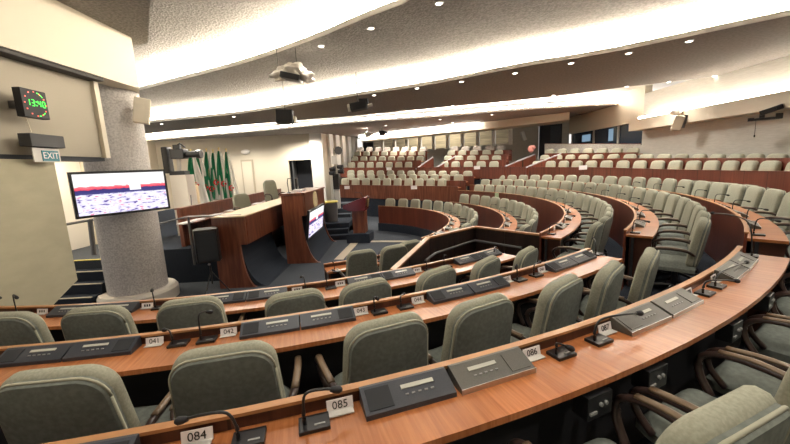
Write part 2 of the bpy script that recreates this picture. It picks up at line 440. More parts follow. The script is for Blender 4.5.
# direction check: n_ should point away from the room
if (FW(1, 1) - Vector((0, 0))).length < (FW(1, 0)).length: n_ = -n_
struct(fwbox('wall_far_pillar', 0, s562, -1, 3.75, M_wallg))
struct(fwbox('wall_far_speaker', s538, s515, -1, 3.75, M_wallg))
struct(fwbox('wall_far_sill', s515, s363 + .1, -1, 2.75, M_wallg))
struct(fwbox('wall_far_head', 0, s363 + .1, 3.7, 5.2, M_cream))
dr = struct(fwbox('door_1', s562, s538, 0, 3.75, M_dark, .05, .3))
fwbox('door_leaf', s562 + .1, (s562 + s538) / 2, .9, 3.6, plain('dark_blue_door', (.02, .028, .045), .4), .03, .2, dr)
struct(fwbox('wall_far_room_back', s515, s363 + 1.5, 1.0, 5.2, noisy('booth_back_wall', (.16, .13, .085), (.30, .25, .17), (.6, .6, 9), .8, 0), .1, 2.2))
struct(fwbox('wall_far_dark_end', s363 - .75, s363 + .1, 1.5, 3.75, M_dark, .1, .1))
npane = 10
for i in range(npane):
    s0 = s515 + (s363 - .75 - s515) * i / npane; s1 = s515 + (s363 - .75 - s515) * (i + 1) / npane
    wr = struct(fwbox('window_%d' % (i + 2), s0 + .04, s0 + .24, 2.7, 3.75, M_whitep, .2, -.12))
    fwbox('window_sill', s0 + .14, s1 + .04, 2.72, 2.78, M_whitep, .1, 0, wr)

# closing walls out of frame (behind the camera, off to the sides)
struct(MB().box((1.5, -3.0, 2.4), (17.6, .2, 7)).build('wall_behind', M_wallb))
struct(MB().box((RW + .15, -.8, 2.4), (.3, 4.6, 7)).build('wall_right_near', M_wallg))
struct(MB().box((NW - .15, -.5, 2.4), (.3, 5.0, 7)).build('wall_left_near', M_wallb))

# ---------------------------------------------------------- stepped ceiling
Z1, Z2, Z3, Z3R, Z4 = 5.15, 4.52, 4.00, 4.40, 3.95
def edge(pts, z): return [atz(px, py, z) for px, py in pts]
E1 = edge([(151, 87), (241, 64), (312, 40), (365, 18), (410, 0)], Z2)
E1 = [E1[0] + (E1[0] - E1[1]) * 1.0] + E1
d = (E1[-1] - E1[-2]).normalized()
E1 += [E1[-1] + Vector((.9, -1.6, 0)), E1[-1] + Vector((1.5, -4, 0)), E1[-1] + Vector((1.6, -12, 0))]
E2 = edge([(155, 122), (241, 113.4), (340, 98), (430, 84.5), (520, 67), (590, 56), (657, 43), (790, 15)], Z3)
E2 = [E2[0] + (E2[0] - E2[1]) * 1.0] + E2 + [E2[-1] + (E2[-1] - E2[-2]) * 1.2, Vector((14, -3, Z3))]
E3a = edge([(158, 132.4), (277, 122), (340, 117), (440, 107.5), (540, 98), (619, 87.8), (700, 78.4), (790, 67.3)], Z3)
E3a = [E3a[0] + (E3a[0] - E3a[1]) * 1.0] + E3a + [E3a[-1] + (E3a[-1] - E3a[-2]) * 1.5]
E3b = edge([(155, 140), (250, 132), (340, 123.5), (440, 116.5), (520, 110), (598, 105.5), (640, 104.8), (662, 108)], Z4)
E3b = [E3b[0] + (E3b[0] - E3b[1]) * 1.0] + E3b
E3b += [Vector((RW - .5, E3b[-1].y + .4, Z4)), Vector((RW + .3, E3b[-1].y + .8, Z4))]
def off_line(pts, dist):
    out = []
    for i, p in enumerate(pts):
        t = (pts[min(i + 1, len(pts) - 1)] - pts[max(i - 1, 0)]); t.z = 0; t.normalize()
        out.append(p + Vector((-t.y, t.x, 0)) * dist)
    return out
def sheet(name, L0, L1, z, th, mat):
    """slab between two polylines with the same number of points"""
    mb = MB(); b = mb.b
    n = len(L0)
    lo = [[b.verts.new((p.x, p.y, z)) for p in L] for L in (L0, L1)]
    hi = [[b.verts.new((p.x, p.y, z + th)) for p in L] for L in (L0, L1)]
    for i in range(n - 1):
        b.faces.new((lo[0][i], lo[0][i + 1], lo[1][i + 1], lo[1][i])); b.faces.new((hi[0][i], hi[0][i + 1], hi[1][i + 1], hi[1][i]))
        b.faces.new((lo[0][i], lo[0][i + 1], hi[0][i + 1], hi[0][i])); b.faces.new((lo[1][i], lo[1][i + 1], hi[1][i + 1], hi[1][i]))
    for i in (0, n - 1): b.faces.new((lo[0][i], lo[1][i], hi[1][i], hi[0][i]))
    return struct(mb.build(name, mat))
def resample(pts, n):
    pts = catmull(pts, 6)
    Ls = [0]
    for a, b in zip(pts, pts[1:]): Ls.append(Ls[-1] + (b - a).length)
    out = []; j = 0
    for i in range(n):
        s = Ls[-1] * i / (n - 1)
        while j < len(Ls) - 2 and Ls[j + 1] < s: j += 1
        f = (s - Ls[j]) / max(1e-9, Ls[j + 1] - Ls[j]); out.append(pts[j].lerp(pts[j + 1], min(1, f)))
    return out
NC = 40
def clampx(L, hi=RW + .4, lo=-12): return [Vector((max(lo, min(hi, p.x)), p.y, p.z)) for p in L]
E1r, E2r, E3ar, E3br = [resample(e, NC) for e in (E1, E2, E3a, E3b)]
# top sheet, over the camera
far1 = off_line(E1r, .9)
near1 = [Vector((-14.8 + 0 * i, 11.0 - 15 * i / (NC - 1), Z1)) for i in range(NC)]
sheet('ceiling_panel_top', near1, far1, Z1, .1, M_plaster)
far2 = off_line(E2r, .7)
sheet('ceiling_panel_second', E1r, far2, Z2, .10, M_plaster)
sheet('ceiling_panel_third', E2r, E3ar, Z3, .10, M_panel3)
far3 = off_line(E3br, .8)
sheet('ceiling_recess', off_line(E3ar, -.3), [p + Vector((3.5, 2.5, 0)) if False else p for p in off_line(E3ar, 6.5)], Z3R, .08, M_whitep)
farL = [Vector((-16 + 28 * i / (NC - 1), fwall_y(-16 + 28 * i / (NC - 1)) + .3, Z4)) for i in range(NC)]
sheet('ceiling_panel_fourth', E3br, farL, Z4, .08, M_panel3)
def lip(name, L, z0, z1, mat, off=.0, th=.03):
    A = off_line(L, off); B = off_line(L, off + th)
    return sheet(name, A, B, z0, z1 - z0, mat)
lip('trim_40', E1r, Z2 - .005, Z2 + .09, M_whitep, -.03)
lip('trim_41', E2r, Z3 - .005, Z3 + .08, M_whitep, -.03)
lip('trim_42', E3br, Z4 - .005, Z4 + .07, M_whitep, -.03)
lip('trim_43', E1r, Z2 + .1, Z1, M_whitep, .87)
lip('trim_44', E2r, Z3 + .1, Z2, M_whitep, .68)
lip('trim_45', E3ar, Z3, Z3R, M_whitep, .0)
def cove(L, z, off, mat, label, r=.05):
    A = off_line(L, off); pts = [Vector((p.x, p.y, z)) for p in A]
    o = MB().tube(pts, r, 6).build('light_strip', mat)
    tag(o, label, 'light')
    return o
cove(E1r, Z2 + .2, .22, M_cove, 'hidden warm strip light glowing above the nearest textured ceiling step')
cove(E2r, Z3 + .18, .20, M_cove, 'long warm strip light glowing behind the middle ceiling step')
cove(E3br, Z4 + .17, .22, M_coveW, 'white strip light glowing above the farthest curved ceiling step')
tag(MB().tube([(RW - .38, 2 + i * 1.2, 3.14) for i in range(11)], .04, 6).build('light_strip', M_coveR), 'white strip light lying on the cream ledge of the right wall', 'light')
# outer ceiling closing above the right ledge
# dark triangle of ceiling on the left
ZS = 4.50
tri = [atz(148, 43, ZS), atz(150, 0, ZS), atz(150, 0, ZS) + (atz(150, 0, ZS) - atz(148, 43, ZS)) * 1.5, Vector((-5.4, 1.0, ZS)), Vector((-5.6, atz(148, 43, ZS).y + .2, ZS))]
struct(MB().prism([(p.x, p.y) for p in tri], ZS, Z1).build('ceiling_panel_corner', M_plaster))
# far bulkhead box over the windows, with its corner at the right
bk = [atr(360, 130, 24.8), atr(440, 126.5, 21.7), atr(480, 124.5, 20.9), atr(569.5, 119.5, 19.6)]
zt, zb = 3.94, 3.56
A = [(p.x, p.y) for p in bk]; Bk = [(p.x + .3, p.y + 1.6) for p in bk]
struct(MB().prism(A + Bk[::-1], zb, zt).build('trim_50', M_cream))
cvb = MB().tube([(p.x - .1, p.y - .28, 3.86) for p in bk[:3]], .03, 6).build('light_strip', M_coveW); tag(cvb, 'thin bright strip light above the far gallery windows', 'light')

# ================================================================== COLUMN, TV, LEFT WALL THINGS
colc = Vector((-5.88, 7.62, 0))
col = empty('round_column', (colc.x, colc.y, FL), 'thick round column of speckled grey stone carrying the television', 'column')
mb = MB(); mb.cyl((0, 0, .28), (0, 0, 6.35), .565, n=64); mb.build('shaft', M_column, col, smooth='auto')
mb = MB(); mb.cyl((0, 0, 0), (0, 0, .22), .76, n=64); mb.cyl((0, 0, .22), (0, 0, .28), .76, .72, n=64); mb.build('base_ring', M_plinth, col, smooth='auto')
# conduit beside the column
tag(MB().box((NW + .02, 6.58, 2.83), (.10, .10, 1.40)).build('wall_conduit', M_cream), 'cream vertical duct running down the left wall beside the column', 'pipe')

def frame_from(cTL, cTR, cBL):
    return cTL, cTR, cBL
def wall_quad(p, w, h, t, yaw, tilt=0, rollz=0): pass
# television: corners seen at (67,172)-(166,167)-(169,211)-(77,220)
tvc = (atr(67, 171, 8.35) + atr(166, 167, 8.85) + atr(169.5, 211, 8.8) + atr(77, 220.5, 8.3)) / 4
a_, b_ = atr(72, 196, 8.32), atr(168, 189, 8.82)
yaw = atan2(b_.y - a_.y, b_.x - a_.x); wtv = (b_ - a_).length; htv = wtv * .535
tv = empty('television', tvc, 'flat television on the round column showing a live picture of the chamber', 'television', rz=yaw)
MB().box((0, .03, 0), (wtv, .06, htv), bev=.008).build('bezel', M_black, tv)
MB().box((0, -.003, 0), (wtv - .09, .004, htv - .09)).build('screen', M_tv, tv)
MB().box((0, .2, .0), (.3, .34, .2)).build('wall_bracket', M_steel, tv)
MB().box((.45, -.0, -htv / 2 + .02), (.10, .008, .012)).build('status_light', M_steel, tv)

# clock: (18,88)-(50,95)-(51,120)-(18,118)

ca, cb = atr(18, 103, 6.95), atr(51, 107, 7.35)
cyaw = atan2(cb.y - ca.y, cb.x - ca.x); cw = (cb - ca).length
ckp = atx(35.5, 104, NW + .32); kk = hypot(ckp.x, ckp.y) / 7.15; cw *= kk
clock = empty('digital_clock', ckp, 'square black digital wall clock with green digits reading 13:40', 'clock', rz=cyaw)
cw *= .76
MB().box((.02, .24, 0), (.10, .30, .10)).build('wall_bracket', M_steel, clock)
MB().box((0, .05, 0), (cw, .1, cw * .98), bev=.006).build('case', M_blackmatte, clock)
def seg7(ch, x0, w, h, mb):
    on = {'0': 'abcdef', '1': 'bc', '3': 'abcdg', '4': 'fgbc', '2': 'abged'}[ch]; t = w * .2
    G = {'a': (0, h / 2, w * .8, t), 'd': (0, -h / 2, w * .8, t), 'g': (0, 0, w * .8, t), 'b': (w / 2, h / 4, t, h * .42), 'c': (w / 2, -h / 4, t, h * .42), 'f': (-w / 2, h / 4, t, h * .42), 'e': (-w / 2, -h / 4, t, h * .42)}
    for k in on:
        x, z, a, b = G[k]; mb.box((x0 + x, -.004, z + .01), (a, .006, b))
for ch, x0 in (('1', -.17), ('3', -.06), ('4', .09), ('0', .20)):
    mb = MB(); seg7(ch, x0 * cw / .60, .062 * cw / .62, .13 * cw / .62, mb); mb.build('digit', M_led, clock)
mb = MB()
mb.box((.022 * cw / .62, -.004, .03), (.014, .006, .014)); mb.box((.022 * cw / .62, -.004, -.02), (.014, .006, .014))
mb.build('colon', M_led, clock)
mb = MB()
for i in range(60):
    a = 2 * pi * i / 60; R0 = cw * .42
    if i % 5 == 0: MB().box((R0 * sin(a), -.004, R0 * cos(a)), (.016, .005, .016)).build('hour_dot', M_ledr, clock)
    elif i in (3, 4, 6, 7, 8, 22, 23, 24, 27, 28): mb.box((R0 * sin(a), -.004, R0 * cos(a)), (.011, .005, .011))
mb.build('second_dots', M_led, clock)
# grey box with acrylic exit sign under it
xs = empty('exit_sign', atx(48, 141, NW + .30), 'dark grey wall lamp box with a small hanging teal and white exit sign', 'sign', rz=cyaw)
wb = .56
MB().box((.02, .24, 0), (.16, .26, .10)).build('wall_bracket', M_steel, xs)
MB().box((0, .07, 0), (wb, .16, .18), bev=.01).build('lamp_box', plain('dark_grey_casing', (.05, .05, .052), .7), xs)
MB().box((0.02, .07, -.2), (wb * .8, .012, .2)).build('acrylic_plate', M_clear, xs)
MB().box((0.07, .06, -.21), (wb * .5, .012, .15)).build('teal_plate', M_teal, xs)
text_mesh('EXIT', .13, 'lettering', M_card, xs, (.07, .052, -.21), (pi / 2, 0, 0))
MB().tube([(-.12, .1, .12), (-.13, .12, .33)], .008, 6).build('cable', M_cream, xs)
# column loudspeaker: (131,96)-(153,126)
sp = empty('wall_loudspeaker', atr(142, 111, 9.0), 'cream box loudspeaker on an arm beside the round column', 'speaker', rz=.55)
MB().box((0, 0, 0), (.28, .2, .50), Matrix.Rotation(R_(10), 3, 'Y'), bev=.02).build('cabinet', M_cream, sp)
MB().tube([(0, .08, .02), (-.15, .22, .05), (-.25, .3, .05)], .025, 6).build('bracket', M_steel, sp)

# robotic studio camera on its white box beyond the column
def studio_camera(base, sc, label, rz, mat=M_black):
    c = empty('robotic_camera', base, label, 'camera', rz=rz)
    MB().box((0, 0, .05 * sc), (.36 * sc, .30 * sc, .10 * sc), bev=.01).build('pan_base', mat, c)
    MB().box((-.24 * sc, 0, .38 * sc), (.15 * sc, .26 * sc, .66 * sc), bev=.05 * sc).build('tilt_yoke', mat, c)
    b = MB().box((.06 * sc, -.02, .52 * sc), (.32 * sc, .28 * sc, .24 * sc), bev=.02).build('camera_body', mat, c)
    MB().cyl((.22 * sc, -.03, .50 * sc), (.50 * sc, -.06, .50 * sc), .075 * sc, .085 * sc, 16).cyl((.5 * sc, -.06, .5 * sc), (.6 * sc, -.07, .5 * sc), .11 * sc, .11 * sc, 16).build('lens', mat, b)
    MB().box((.02 * sc, 0, .70 * sc), (.16 * sc, .1 * sc, .1 * sc)).tube([(-.08 * sc, 0, .66 * sc), (.1 * sc, 0, .78 * sc), (.22 * sc, 0, .68 * sc)], .02 * sc, 6).build('viewfinder', mat, b)
    MB().cyl((0, 0, .1 * sc), (.03, 0, .4 * sc), .05 * sc, n=10).build('tilt_post', M_ltgrey, c)
    return c
cb0 = atx(180, 175, -6.6)
st = empty('camera_pedestal', (cb0.x, cb0.y, STAGE), 'white plinth box beyond the column carrying the big black robotic camera', 'stand')
MB().box((.06, 0, (cb0.z - STAGE) / 2), (.5, .45, cb0.z - STAGE), bev=.01).build('plinth', M_whitep, st)
MB().tube([(.36, -.2, 1.25), (.40, -.3, .9), (.2, -.34, .45), (.1, -.3, .2)], .012, 6).build('cable', M_steel, st)
studio_camera(cb0, 1.22, 'big black robotic television camera on a white plinth beside the column', .12)

# ---------------------------------------------------------- stage, steps, railing
struct(MB().prism([(-6.55, 8.7), (-4.4, 8.75), (-4.4, 16.3), (-3.4, 16.3), (-3.4, 20.6), (-13, 20.6), (-13, 10.1), (-6.9, 10.1), (-6.9, 8.7)], FL, STAGE).build('floor_stage', M_carpet))
for i in range(3):
    z = STAGE - .2 * (i + 1); yf = 7.9 - .30 * (i + 1)
    struct(MB().box((-7.35, (yf + 8.0) / 2, (z + FL) / 2), (1.8, 8.0 - yf, z - FL)).build('floor_step_%s' % ORD[i], M_carpet))
    struct(MB().box((-7.35, yf + .03, z + .006), (1.8, .05, .016)).build('trim_%d' % (60 + i), M_beige))
struct(MB().box((-7.35, 7.93, STAGE + .006), (1.8, .06, .02)).build('trim_64', M_yellow))
struct(MB().box((-4.40, 12.5, (FL + STAGE) / 2), (.06, 7.6, STAGE - FL)).build('floor_stage_riser', M_darkfront))
ra = empty('stage_handrail', (-5.4, 8.5, STAGE), 'grey metal handrail with two posts running from the column to the long desk', 'railing')
def W(o, *ps): return [Vector(p) - Vector(o) for p in ps]
ro = (-5.4, 8.5, STAGE)
h0 = atr(150, 226, 9.9); h1 = atr(188, 216.5, 10.0); h2 = atr(241, 215.2, 9.1)
MB().tube(W(ro, h0, h1, h2), .035, 8, flat=.6).build('rail', M_steel, ra)
MB().tube(W(ro, h1, (h1.x, h1.y, STAGE - .4)), .03, 8).build('post', M_steel, ra)
ra2 = empty('landing_handrail', (-6.8, 9, STAGE), 'grey metal handrail post and bar at the top of the steps left of the column', 'railing')
ro = (-6.8, 9, STAGE)
g0, g1, g2 = atr(52, 227, 11.0), atr(90, 220, 10.2), atr(120, 216, 9.8)
MB().tube(W(ro, g0, g1, g2), .03, 8).build('rail', M_steel, ra2)
MB().tube(W(ro, g1, atr(94, 255, 10.1)), .05, 8).build('post', M_steel, ra2)

# ---------------------------------------------------------- president's long desk
def curved_front(mb, x_top, x_foot, y0, y1, z_top, z_foot, n=10, xb=-4.6):
    prof = [(xb, z_foot)]
    for i in range(n + 1):
        t = i / n; a = t * pi / 2
        prof.append((x_top + (x_foot - x_top) * (1 - sin(a)), z_foot + (z_top - z_foot) * (1 - cos(a))))
    prof.append((xb, z_top))
    mb.extr([Vector((x, y0, z)) for x, z in prof], (0, y1 - y0, 0)); return mb
DY0, DY1 = 8.1, 16.2
dk = empty('presidential_desk', (-4.3, DY0, FL), 'long raised wooden desk with cream top left of the speaking tribune', 'desk')
o = Vector((-4.3, DY0, FL))
def blt(mb, name, mat, par, org, smooth=False):
    bmesh.ops.transform(mb.b, matrix=Matrix.Translation(-Vector(org)), verts=mb.b.verts[:])
    return mb.build(name, mat, par, smooth)
blt(curved_front(MB(), -3.72, -3.15, DY0 + .07, 10.33, .06, FL, xb=-4.3), 'carpeted_base', M_carpet, dk, o)
blt(curved_front(MB(), -3.72, -3.15, 12.87, DY1, .06, FL, xb=-4.3), 'carpeted_base', M_carpet, dk, o)
blt(curved_front(MB(), -3.70, -3.42, DY0, DY0 + .07, .06, FL, xb=-4.30).box((-3.92, DY0 + .035, .39), (.78, .07, .66)), 'side_panel', M_podwood, dk, o)
for i in range(9):
    ya = DY0 + .07 + (DY1 - DY0 - .07) * i / 9; yb = DY0 + .07 + (DY1 - DY0 - .07) * (i + 1) / 9
    blt(MB().box((-3.54, (ya + yb) / 2, .39), (.045, yb - ya - .008, .66)), 'front_panel', M_podwood, dk, o)
blt(MB().box((-3.66, (DY0 + DY1) / 2, .07), (.22, DY1 - DY0 - .02, .03)), 'underside', M_podwood, dk, o)
blt(MB().box((-3.91, (DY0 + DY1) / 2, .735), (.80, DY1 - DY0 + .03, .03), bev=.006), 'desktop', M_podtop, dk, o)
# tribune
tb = empty('speaking_tribune', (-3.1, 10.4, FL), 'tall wooden tribune with gold oval emblem and screen in the middle of the stage', 'podium')
o = Vector((-3.1, 10.4, FL)); TY0, TY1, TZ = 10.08, 13.1, 1.07
blt(curved_front(MB(), -2.74, -2.35, TY0 + .07, TY1 - .07, .42, FL, xb=-3.22), 'carpeted_base', M_carpet, tb, o)
for yy in (TY0, TY1 - .07):
    blt(curved_front(MB(), -2.72, -2.28, yy, yy + .07, .42, FL, xb=-3.26).box((-2.94, yy + .035, (.42 + TZ - .03) / 2), (.64, .07, TZ - .03 - .42)), 'side_panel', M_podwood, tb, o)
fp = blt(MB().box((-2.63, (TY0 + TY1) / 2, .73), (.06, TY1 - TY0 - .14, .62)), 'front_panel', M_podwood, tb, o)
blt(MB().box((-2.93, (TY0 + TY1) / 2, TZ), (.72, TY1 - TY0 + .04, .05), bev=.01), 'top', M_podwood, tb, o)
mb = MB(); r = bmesh.ops.create_cone(mb.b, cap_ends=True, segments=32, radius1=1, radius2=1, depth=1)
bmesh.ops.transform(mb.b, matrix=Matrix.Translation((-2.585, 11.45, .76)) @ Matrix.Diagonal((.03, .26, .29, 1)) @ Matrix.Rotation(pi / 2, 4, 'Y'), verts=r['verts'])
em = blt(mb, 'emblem', M_embl, tb, o)
mb = MB()
for k in range(12):
    a = 2 * pi * k / 12; mb.box((-2.566, 11.45 + .19 * cos(a), .76 + .21 * sin(a)), (.01, .03, .05))
mb.box((-2.566, 11.45, .76), (.01, .13, .16)); blt(mb, 'relief', M_podtop, em, (0, 0, 0)).location = (0, 0, 0)
em.children[0].location = Vector((0, 0, 0)) - o * 1.0 + Vector((0, 0, 0))
s0_, s1_ = atx(306.5, 222, -2.46), atx(322, 220, -2.46); sy_ = s1_.y - s0_.y
ts = empty('display_screen', (-2.44, (s0_.y + s1_.y) / 2, (s0_.z + s1_.z) / 2 + .02), 'small flat screen showing the chamber on the front of the tribune', 'screen')
tl = Matrix.Rotation(R_(8), 3, 'Y')
MB().box((0, 0, 0), (.07, sy_, .84), tl, bev=.01).build('bezel', M_black, ts)
MB().box((.038, 0, 0), (.006, sy_ - .12, .72), tl).build('picture', M_scr, ts)
# things on the tribune top
mm = empty('gooseneck_microphone', (-3.1, 10.35, TZ + .025), 'thin black microphone standing on the tribune top at its left end', 'microphone')
MB().cyl((0, 0, 0), (0, 0, .02), .06, n=12).build('base', M_black, mm)
MB().tube([(0, 0, .02), (-.02, 0, .3), (0, 0, .42), (.14, 0, .43)], .014, 6).build('gooseneck', M_black, mm)
mo = empty('desk_monitor', (-3.12, 11.35, TZ + .025), 'dark monitor standing on top of the speaking tribune', 'monitor', rz=.2)
MB().box((0, 0, .22), (.06, .62, .36), bev=.01).build('panel', M_black, mo)
MB().box((0, 0, .03), (.16, .24, .06)).build('stand', M_black, mo)
tag(MB().box((-2.9, 10.75, TZ + .06), (.3, .42, .07), bev=.01).build('paper_stack', M_card), 'white stack of papers on the tribune top beside the monitor', 'papers')

# long bench rail behind the desk with white papers
bn = empty('rear_bench', (-5.5, 12, STAGE), 'long reddish wooden bench front running behind the presidential desk', 'bench')
o = Vector((-5.5, 12, STAGE))
b0, b1 = atr(160, 206, 12.6), atr(336, 181.5, 17.4)
bx, by0, by1 = -5.6, 9.0, 17.3
blt(MB().box((bx, (by0 + by1) / 2, (STAGE + .88) / 2), (.09, by1 - by0, .88 - STAGE)), 'front_panel', M_podwood, bn, o)
blt(MB().box((bx - .02, (by0 + by1) / 2, .90), (.16, by1 - by0, .04), bev=.008), 'rail_cap', M_podwood, bn, o)
blt(MB().box((bx + .22, (by0 + by1) / 2, .52), (.40, by1 - by0, .03)), 'shelf', M_podwood, bn, o)
for i, (yy, ww) in enumerate(((9.1, .9), (10.4, .35), (11.3, .3), (12.5, .25), (13.6, .5), (14.6, .3), (15.4, .35))):
    tag(MB().box((bx + .24, yy, .55), (.24, ww, .03)).build('paper_stack', M_card), '%s white paper pile from the left on the shelf behind the presidential desk' % ORD[i], 'papers', 'paper piles on the bench shelf')

# ---------------------------------------------------------- flags
def flag(px, top, bot, i, lean=0, spread=.30, front=False):
    spread *= 1.15
    p = atr(px, bot, 17.6 - (1.0 if front else 0)); x = p.x
    y = p.y; zt = atr(px, top, 17.6 - (1.0 if front else 0)).z; zb = STAGE
    f = empty('flag', (x, y, zb), '%s green and white flag from the left with red crescent, before the cream wall' % ORD[i], 'flag', 'flags on poles behind the bench', rz=-1.05)
    MB().tube([(0, 0, 0), (0, lean, zt - zb)], .022, 8).build('pole', M_poly, f)
    MB().ball((0, lean, zt - zb + .04), .04).build('finial', M_poly, f)
    H = min(2.3, zt - zb - .45); top_z = zt - zb - .08
    def cloth(u0, u1, zoff, y0, y1):
        mb = MB(); b = mb.b; nu, nv = 10, 14; g = []
        for j in range(nv + 1):
            v = j / nv; row = []
            for k in range(nu + 1):
                u = k / nu; wdt = spread * (.18 + .82 * v ** .8)
                yy = lean * (1 - v * .7) + (y0 + (y1 - y0) * u) * wdt
                xx = .07 + .06 * sin(u * 9 + i + y0 * 5) * (.3 + v) + .03 * sin(v * 7 + i)
                zz = top_z - v * H * (1 - .12 * (1 - u) * zoff)
                row.append(b.verts.new((xx, yy, zz)))
            g.append(row)
        for j in range(nv):
            for k in range(nu): b.faces.new((g[j][k], g[j][k + 1], g[j + 1][k + 1], g[j + 1][k]))
        bmesh.ops.solidify(b, geom=b.faces[:], thickness=.012)
        return mb
    cloth(0, 1, 1, -.8, .1).build('green_half', M_green, f, smooth=True)
    cloth(0, 1, 0, .08, 1.0).build('white_half', M_white, f, smooth=True)
    # crescent and star at mid height
    def cres(cx_, cz_, R1):
        mb = MB(); b = mb.b; vs = []
        for k in range(15):
            a = R_(60 + 240 * k / 14); vs.append((R1 * cos(a), R1 * sin(a)))
        for k in range(15):
            a = R_(290 - 220 * k / 14); vs.append((R1 * .26 + R1 * .78 * cos(a), R1 * .78 * sin(a)))
        mb.extr([Vector((.16, cx_ + p[0], cz_ + p[1])) for p in vs], (.02, 0, 0)); return mb
    cz_ = top_z - H * (.56 + .07 * (i % 3))
    cres(.02, cz_, .12).build('red_crescent', M_red, f)
    mb = MB(); vs = []
    for k in range(10):
        a = R_(90 + 36 * k); rr = .075 if k % 2 == 0 else .03; vs.append(Vector((.165, .09 + rr * cos(a), cz_ + rr * sin(a))))
    mb.extr(vs, (.02, 0, 0)).build('red_star', M_red, f)
for i, (px, tp, bt, ln, sprd) in enumerate([(197, 151, 197, 0, .42), (206, 152, 195, -.1, .36), (212, 150, 194, .0, .36), (217, 151, 193, .05, .34), (224, 149, 192, .0, .34), (231, 150, 191, .0, .30)]):
    flag(px, tp, bt, i, ln, sprd, front=(i == 0))
# cream door panel with frame and round ceiling dome by the flags
dd0 = atr(244.5, 160, 24.2); dd1 = atr(253, 160, 23.9); dxm = (dd0.x + dd1.x) / 2
fr = struct(MB().box((dxm, 21.97, (dd0.z + STAGE) / 2), (.75, .05, dd0.z - STAGE)).build('door_2', M_beige))
MB().box((dxm, 21.93, (dd0.z + STAGE) / 2 - .05), (.58, .03, dd0.z - STAGE - .12)).build('door_leaf', M_cream, fr)
tag(MB().ball((dxm, 21.95, atr(249, 152, 24).z), .3, (1, .4, .5)).build('wall_lamp', M_whitep), 'round white dome lamp on the cream wall above the narrow door', 'lamp')
fb = atr(192, 185, 15.5)
tag(MB().box((fb.x, fb.y, (STAGE + fb.z) / 2), (.3, .3, fb.z - STAGE)).build('flag_box', M_podtop), 'small cream box behind the bench below the first flag', 'box')

# ---------------------------------------------------------- loudspeaker on tripod before the desk
spk = atz(208, 296, FL); spk = Vector((-4.28, 7.75, FL))
s_ = empty('speaker_stand', spk, 'black tripod loudspeaker stand on the carpet before the long desk', 'stand')
MB().cyl((0, 0, .25), (0, 0, .8), .022, n=10).build('pole', M_black, s_)
for k in range(3):
    a = 2 * pi * k / 3 + .4; MB().tube([(0, 0, .55), (.35 * cos(a), .35 * sin(a), .01)], .013, 6).build('leg', M_black, s_)
MB().ball((.0, -.03, .72), .028).build('knob', M_chrome, s_)
ps = atr(207, 247, 8.95)
s2 = empty('loudspeaker', (spk.x, spk.y, FL + .80), 'black box loudspeaker on a tripod in front of the dark wooden desk side', 'speaker', rz=.45)
MB().prism([(-.22, -.2), (.22, -.2), (.26, .0), (.18, .24), (-.18, .24), (-.26, .0)], 0, .74).build('cabinet', M_black, s2)
MB().box((.0, -.21, .36), (.38, .02, .64), bev=.008).build('grille', M_grille, s2)
MB().box((-.255, .1, .42), (.03, .10, .05)).build('handle', M_steel, s2)

# ---------------------------------------------------------- lectern, bin, small steps, carpet border
lp = Vector((-1.33, 12.95, FL))
le = empty('lectern', (lp.x, lp.y, FL), 'maroon wooden lectern with slanted reading box on a dark carpeted block', 'lectern', rz=-.12)
MB().box((0, 0, .17), (.86, .86, .34), bev=.01).build('plinth', M_carpet, le)
MB().box((.02, 0, .78), (.46, .50, .90), bev=.01).build('pedestal', M_podwood, le)
MB().extr([Vector((-.52, -.34, 1.28)), Vector((-.30, -.34, 1.18)), Vector((.30, -.34, 1.18)), Vector((.36, -.34, 1.66)), Vector((.28, -.34, 1.68)), Vector((-.52, -.34, 1.40))], (0, .68, 0)).build('reading_box', M_lectern, le)
MB().box((.372, 0, 1.45), (.02, .22, .30), Matrix.Rotation(R_(7), 3, 'Y')).build('gold_plaque', M_poly, le)
MB().tube([(.2, 0, 1.64), (.12, 0, 1.82), (-.1, 0, 1.84)], .01, 6).build('microphone_neck', M_black, le)
bp = Vector((-2.68, 14.6, FL))
bi = empty('waste_bin', bp, 'grey cylindrical bin with yellow lid between the tribune and the lectern', 'bin')
MB().cyl((0, 0, .55), (0, 0, 1.36), .27, .30, n=24).build('body', M_steel, bi, smooth='auto')
MB().cyl((0, 0, 1.36), (0, 0, 1.42), .33, .31, n=24).build('lid', M_yellow, bi, smooth='auto')
for i, (z, y0) in enumerate(((-.82, 13.3), (-.64, 13.65), (-.45, 14.0))):
    struct(MB().box((-2.5, (y0 + 15.6) / 2, (FL + z) / 2), (1.25, 15.6 - y0, z - FL), bev=.01).build('floor_stage_step_%s' % ORD[i], M_carpet))
for i, (z, y0) in enumerate(((-.6, 15.9), (-.4, 16.4), (-.2, 16.9), (0, 17.4))):
    struct(MB().box((-2.9, (y0 + 18.4) / 2, (FL + z) / 2), (1.6, 18.4 - y0, z - FL)).build('floor_side_step_%s' % ORD[i], M_greycarpet))
c0, c1, c2 = atz(346, 252, FL), atz(356, 241.5, FL), atz(430, 241.5, FL)
def strip(name, a, b, w):
    d = (b - a); d.z = 0; d.normalize(); n = Vector((-d.y, d.x, 0)) * w / 2
    return struct(MB().prism([((a - n).x, (a - n).y), ((b - n).x, (b - n).y), ((b + n).x, (b + n).y), ((a + n).x, (a + n).y)], FL, FL + .012).build(name, mat))
mat = M_beige
strip('trim_70', c0 + (c0 - c1) * .6, c1, .28); strip('trim_71', c1, c2, .22)

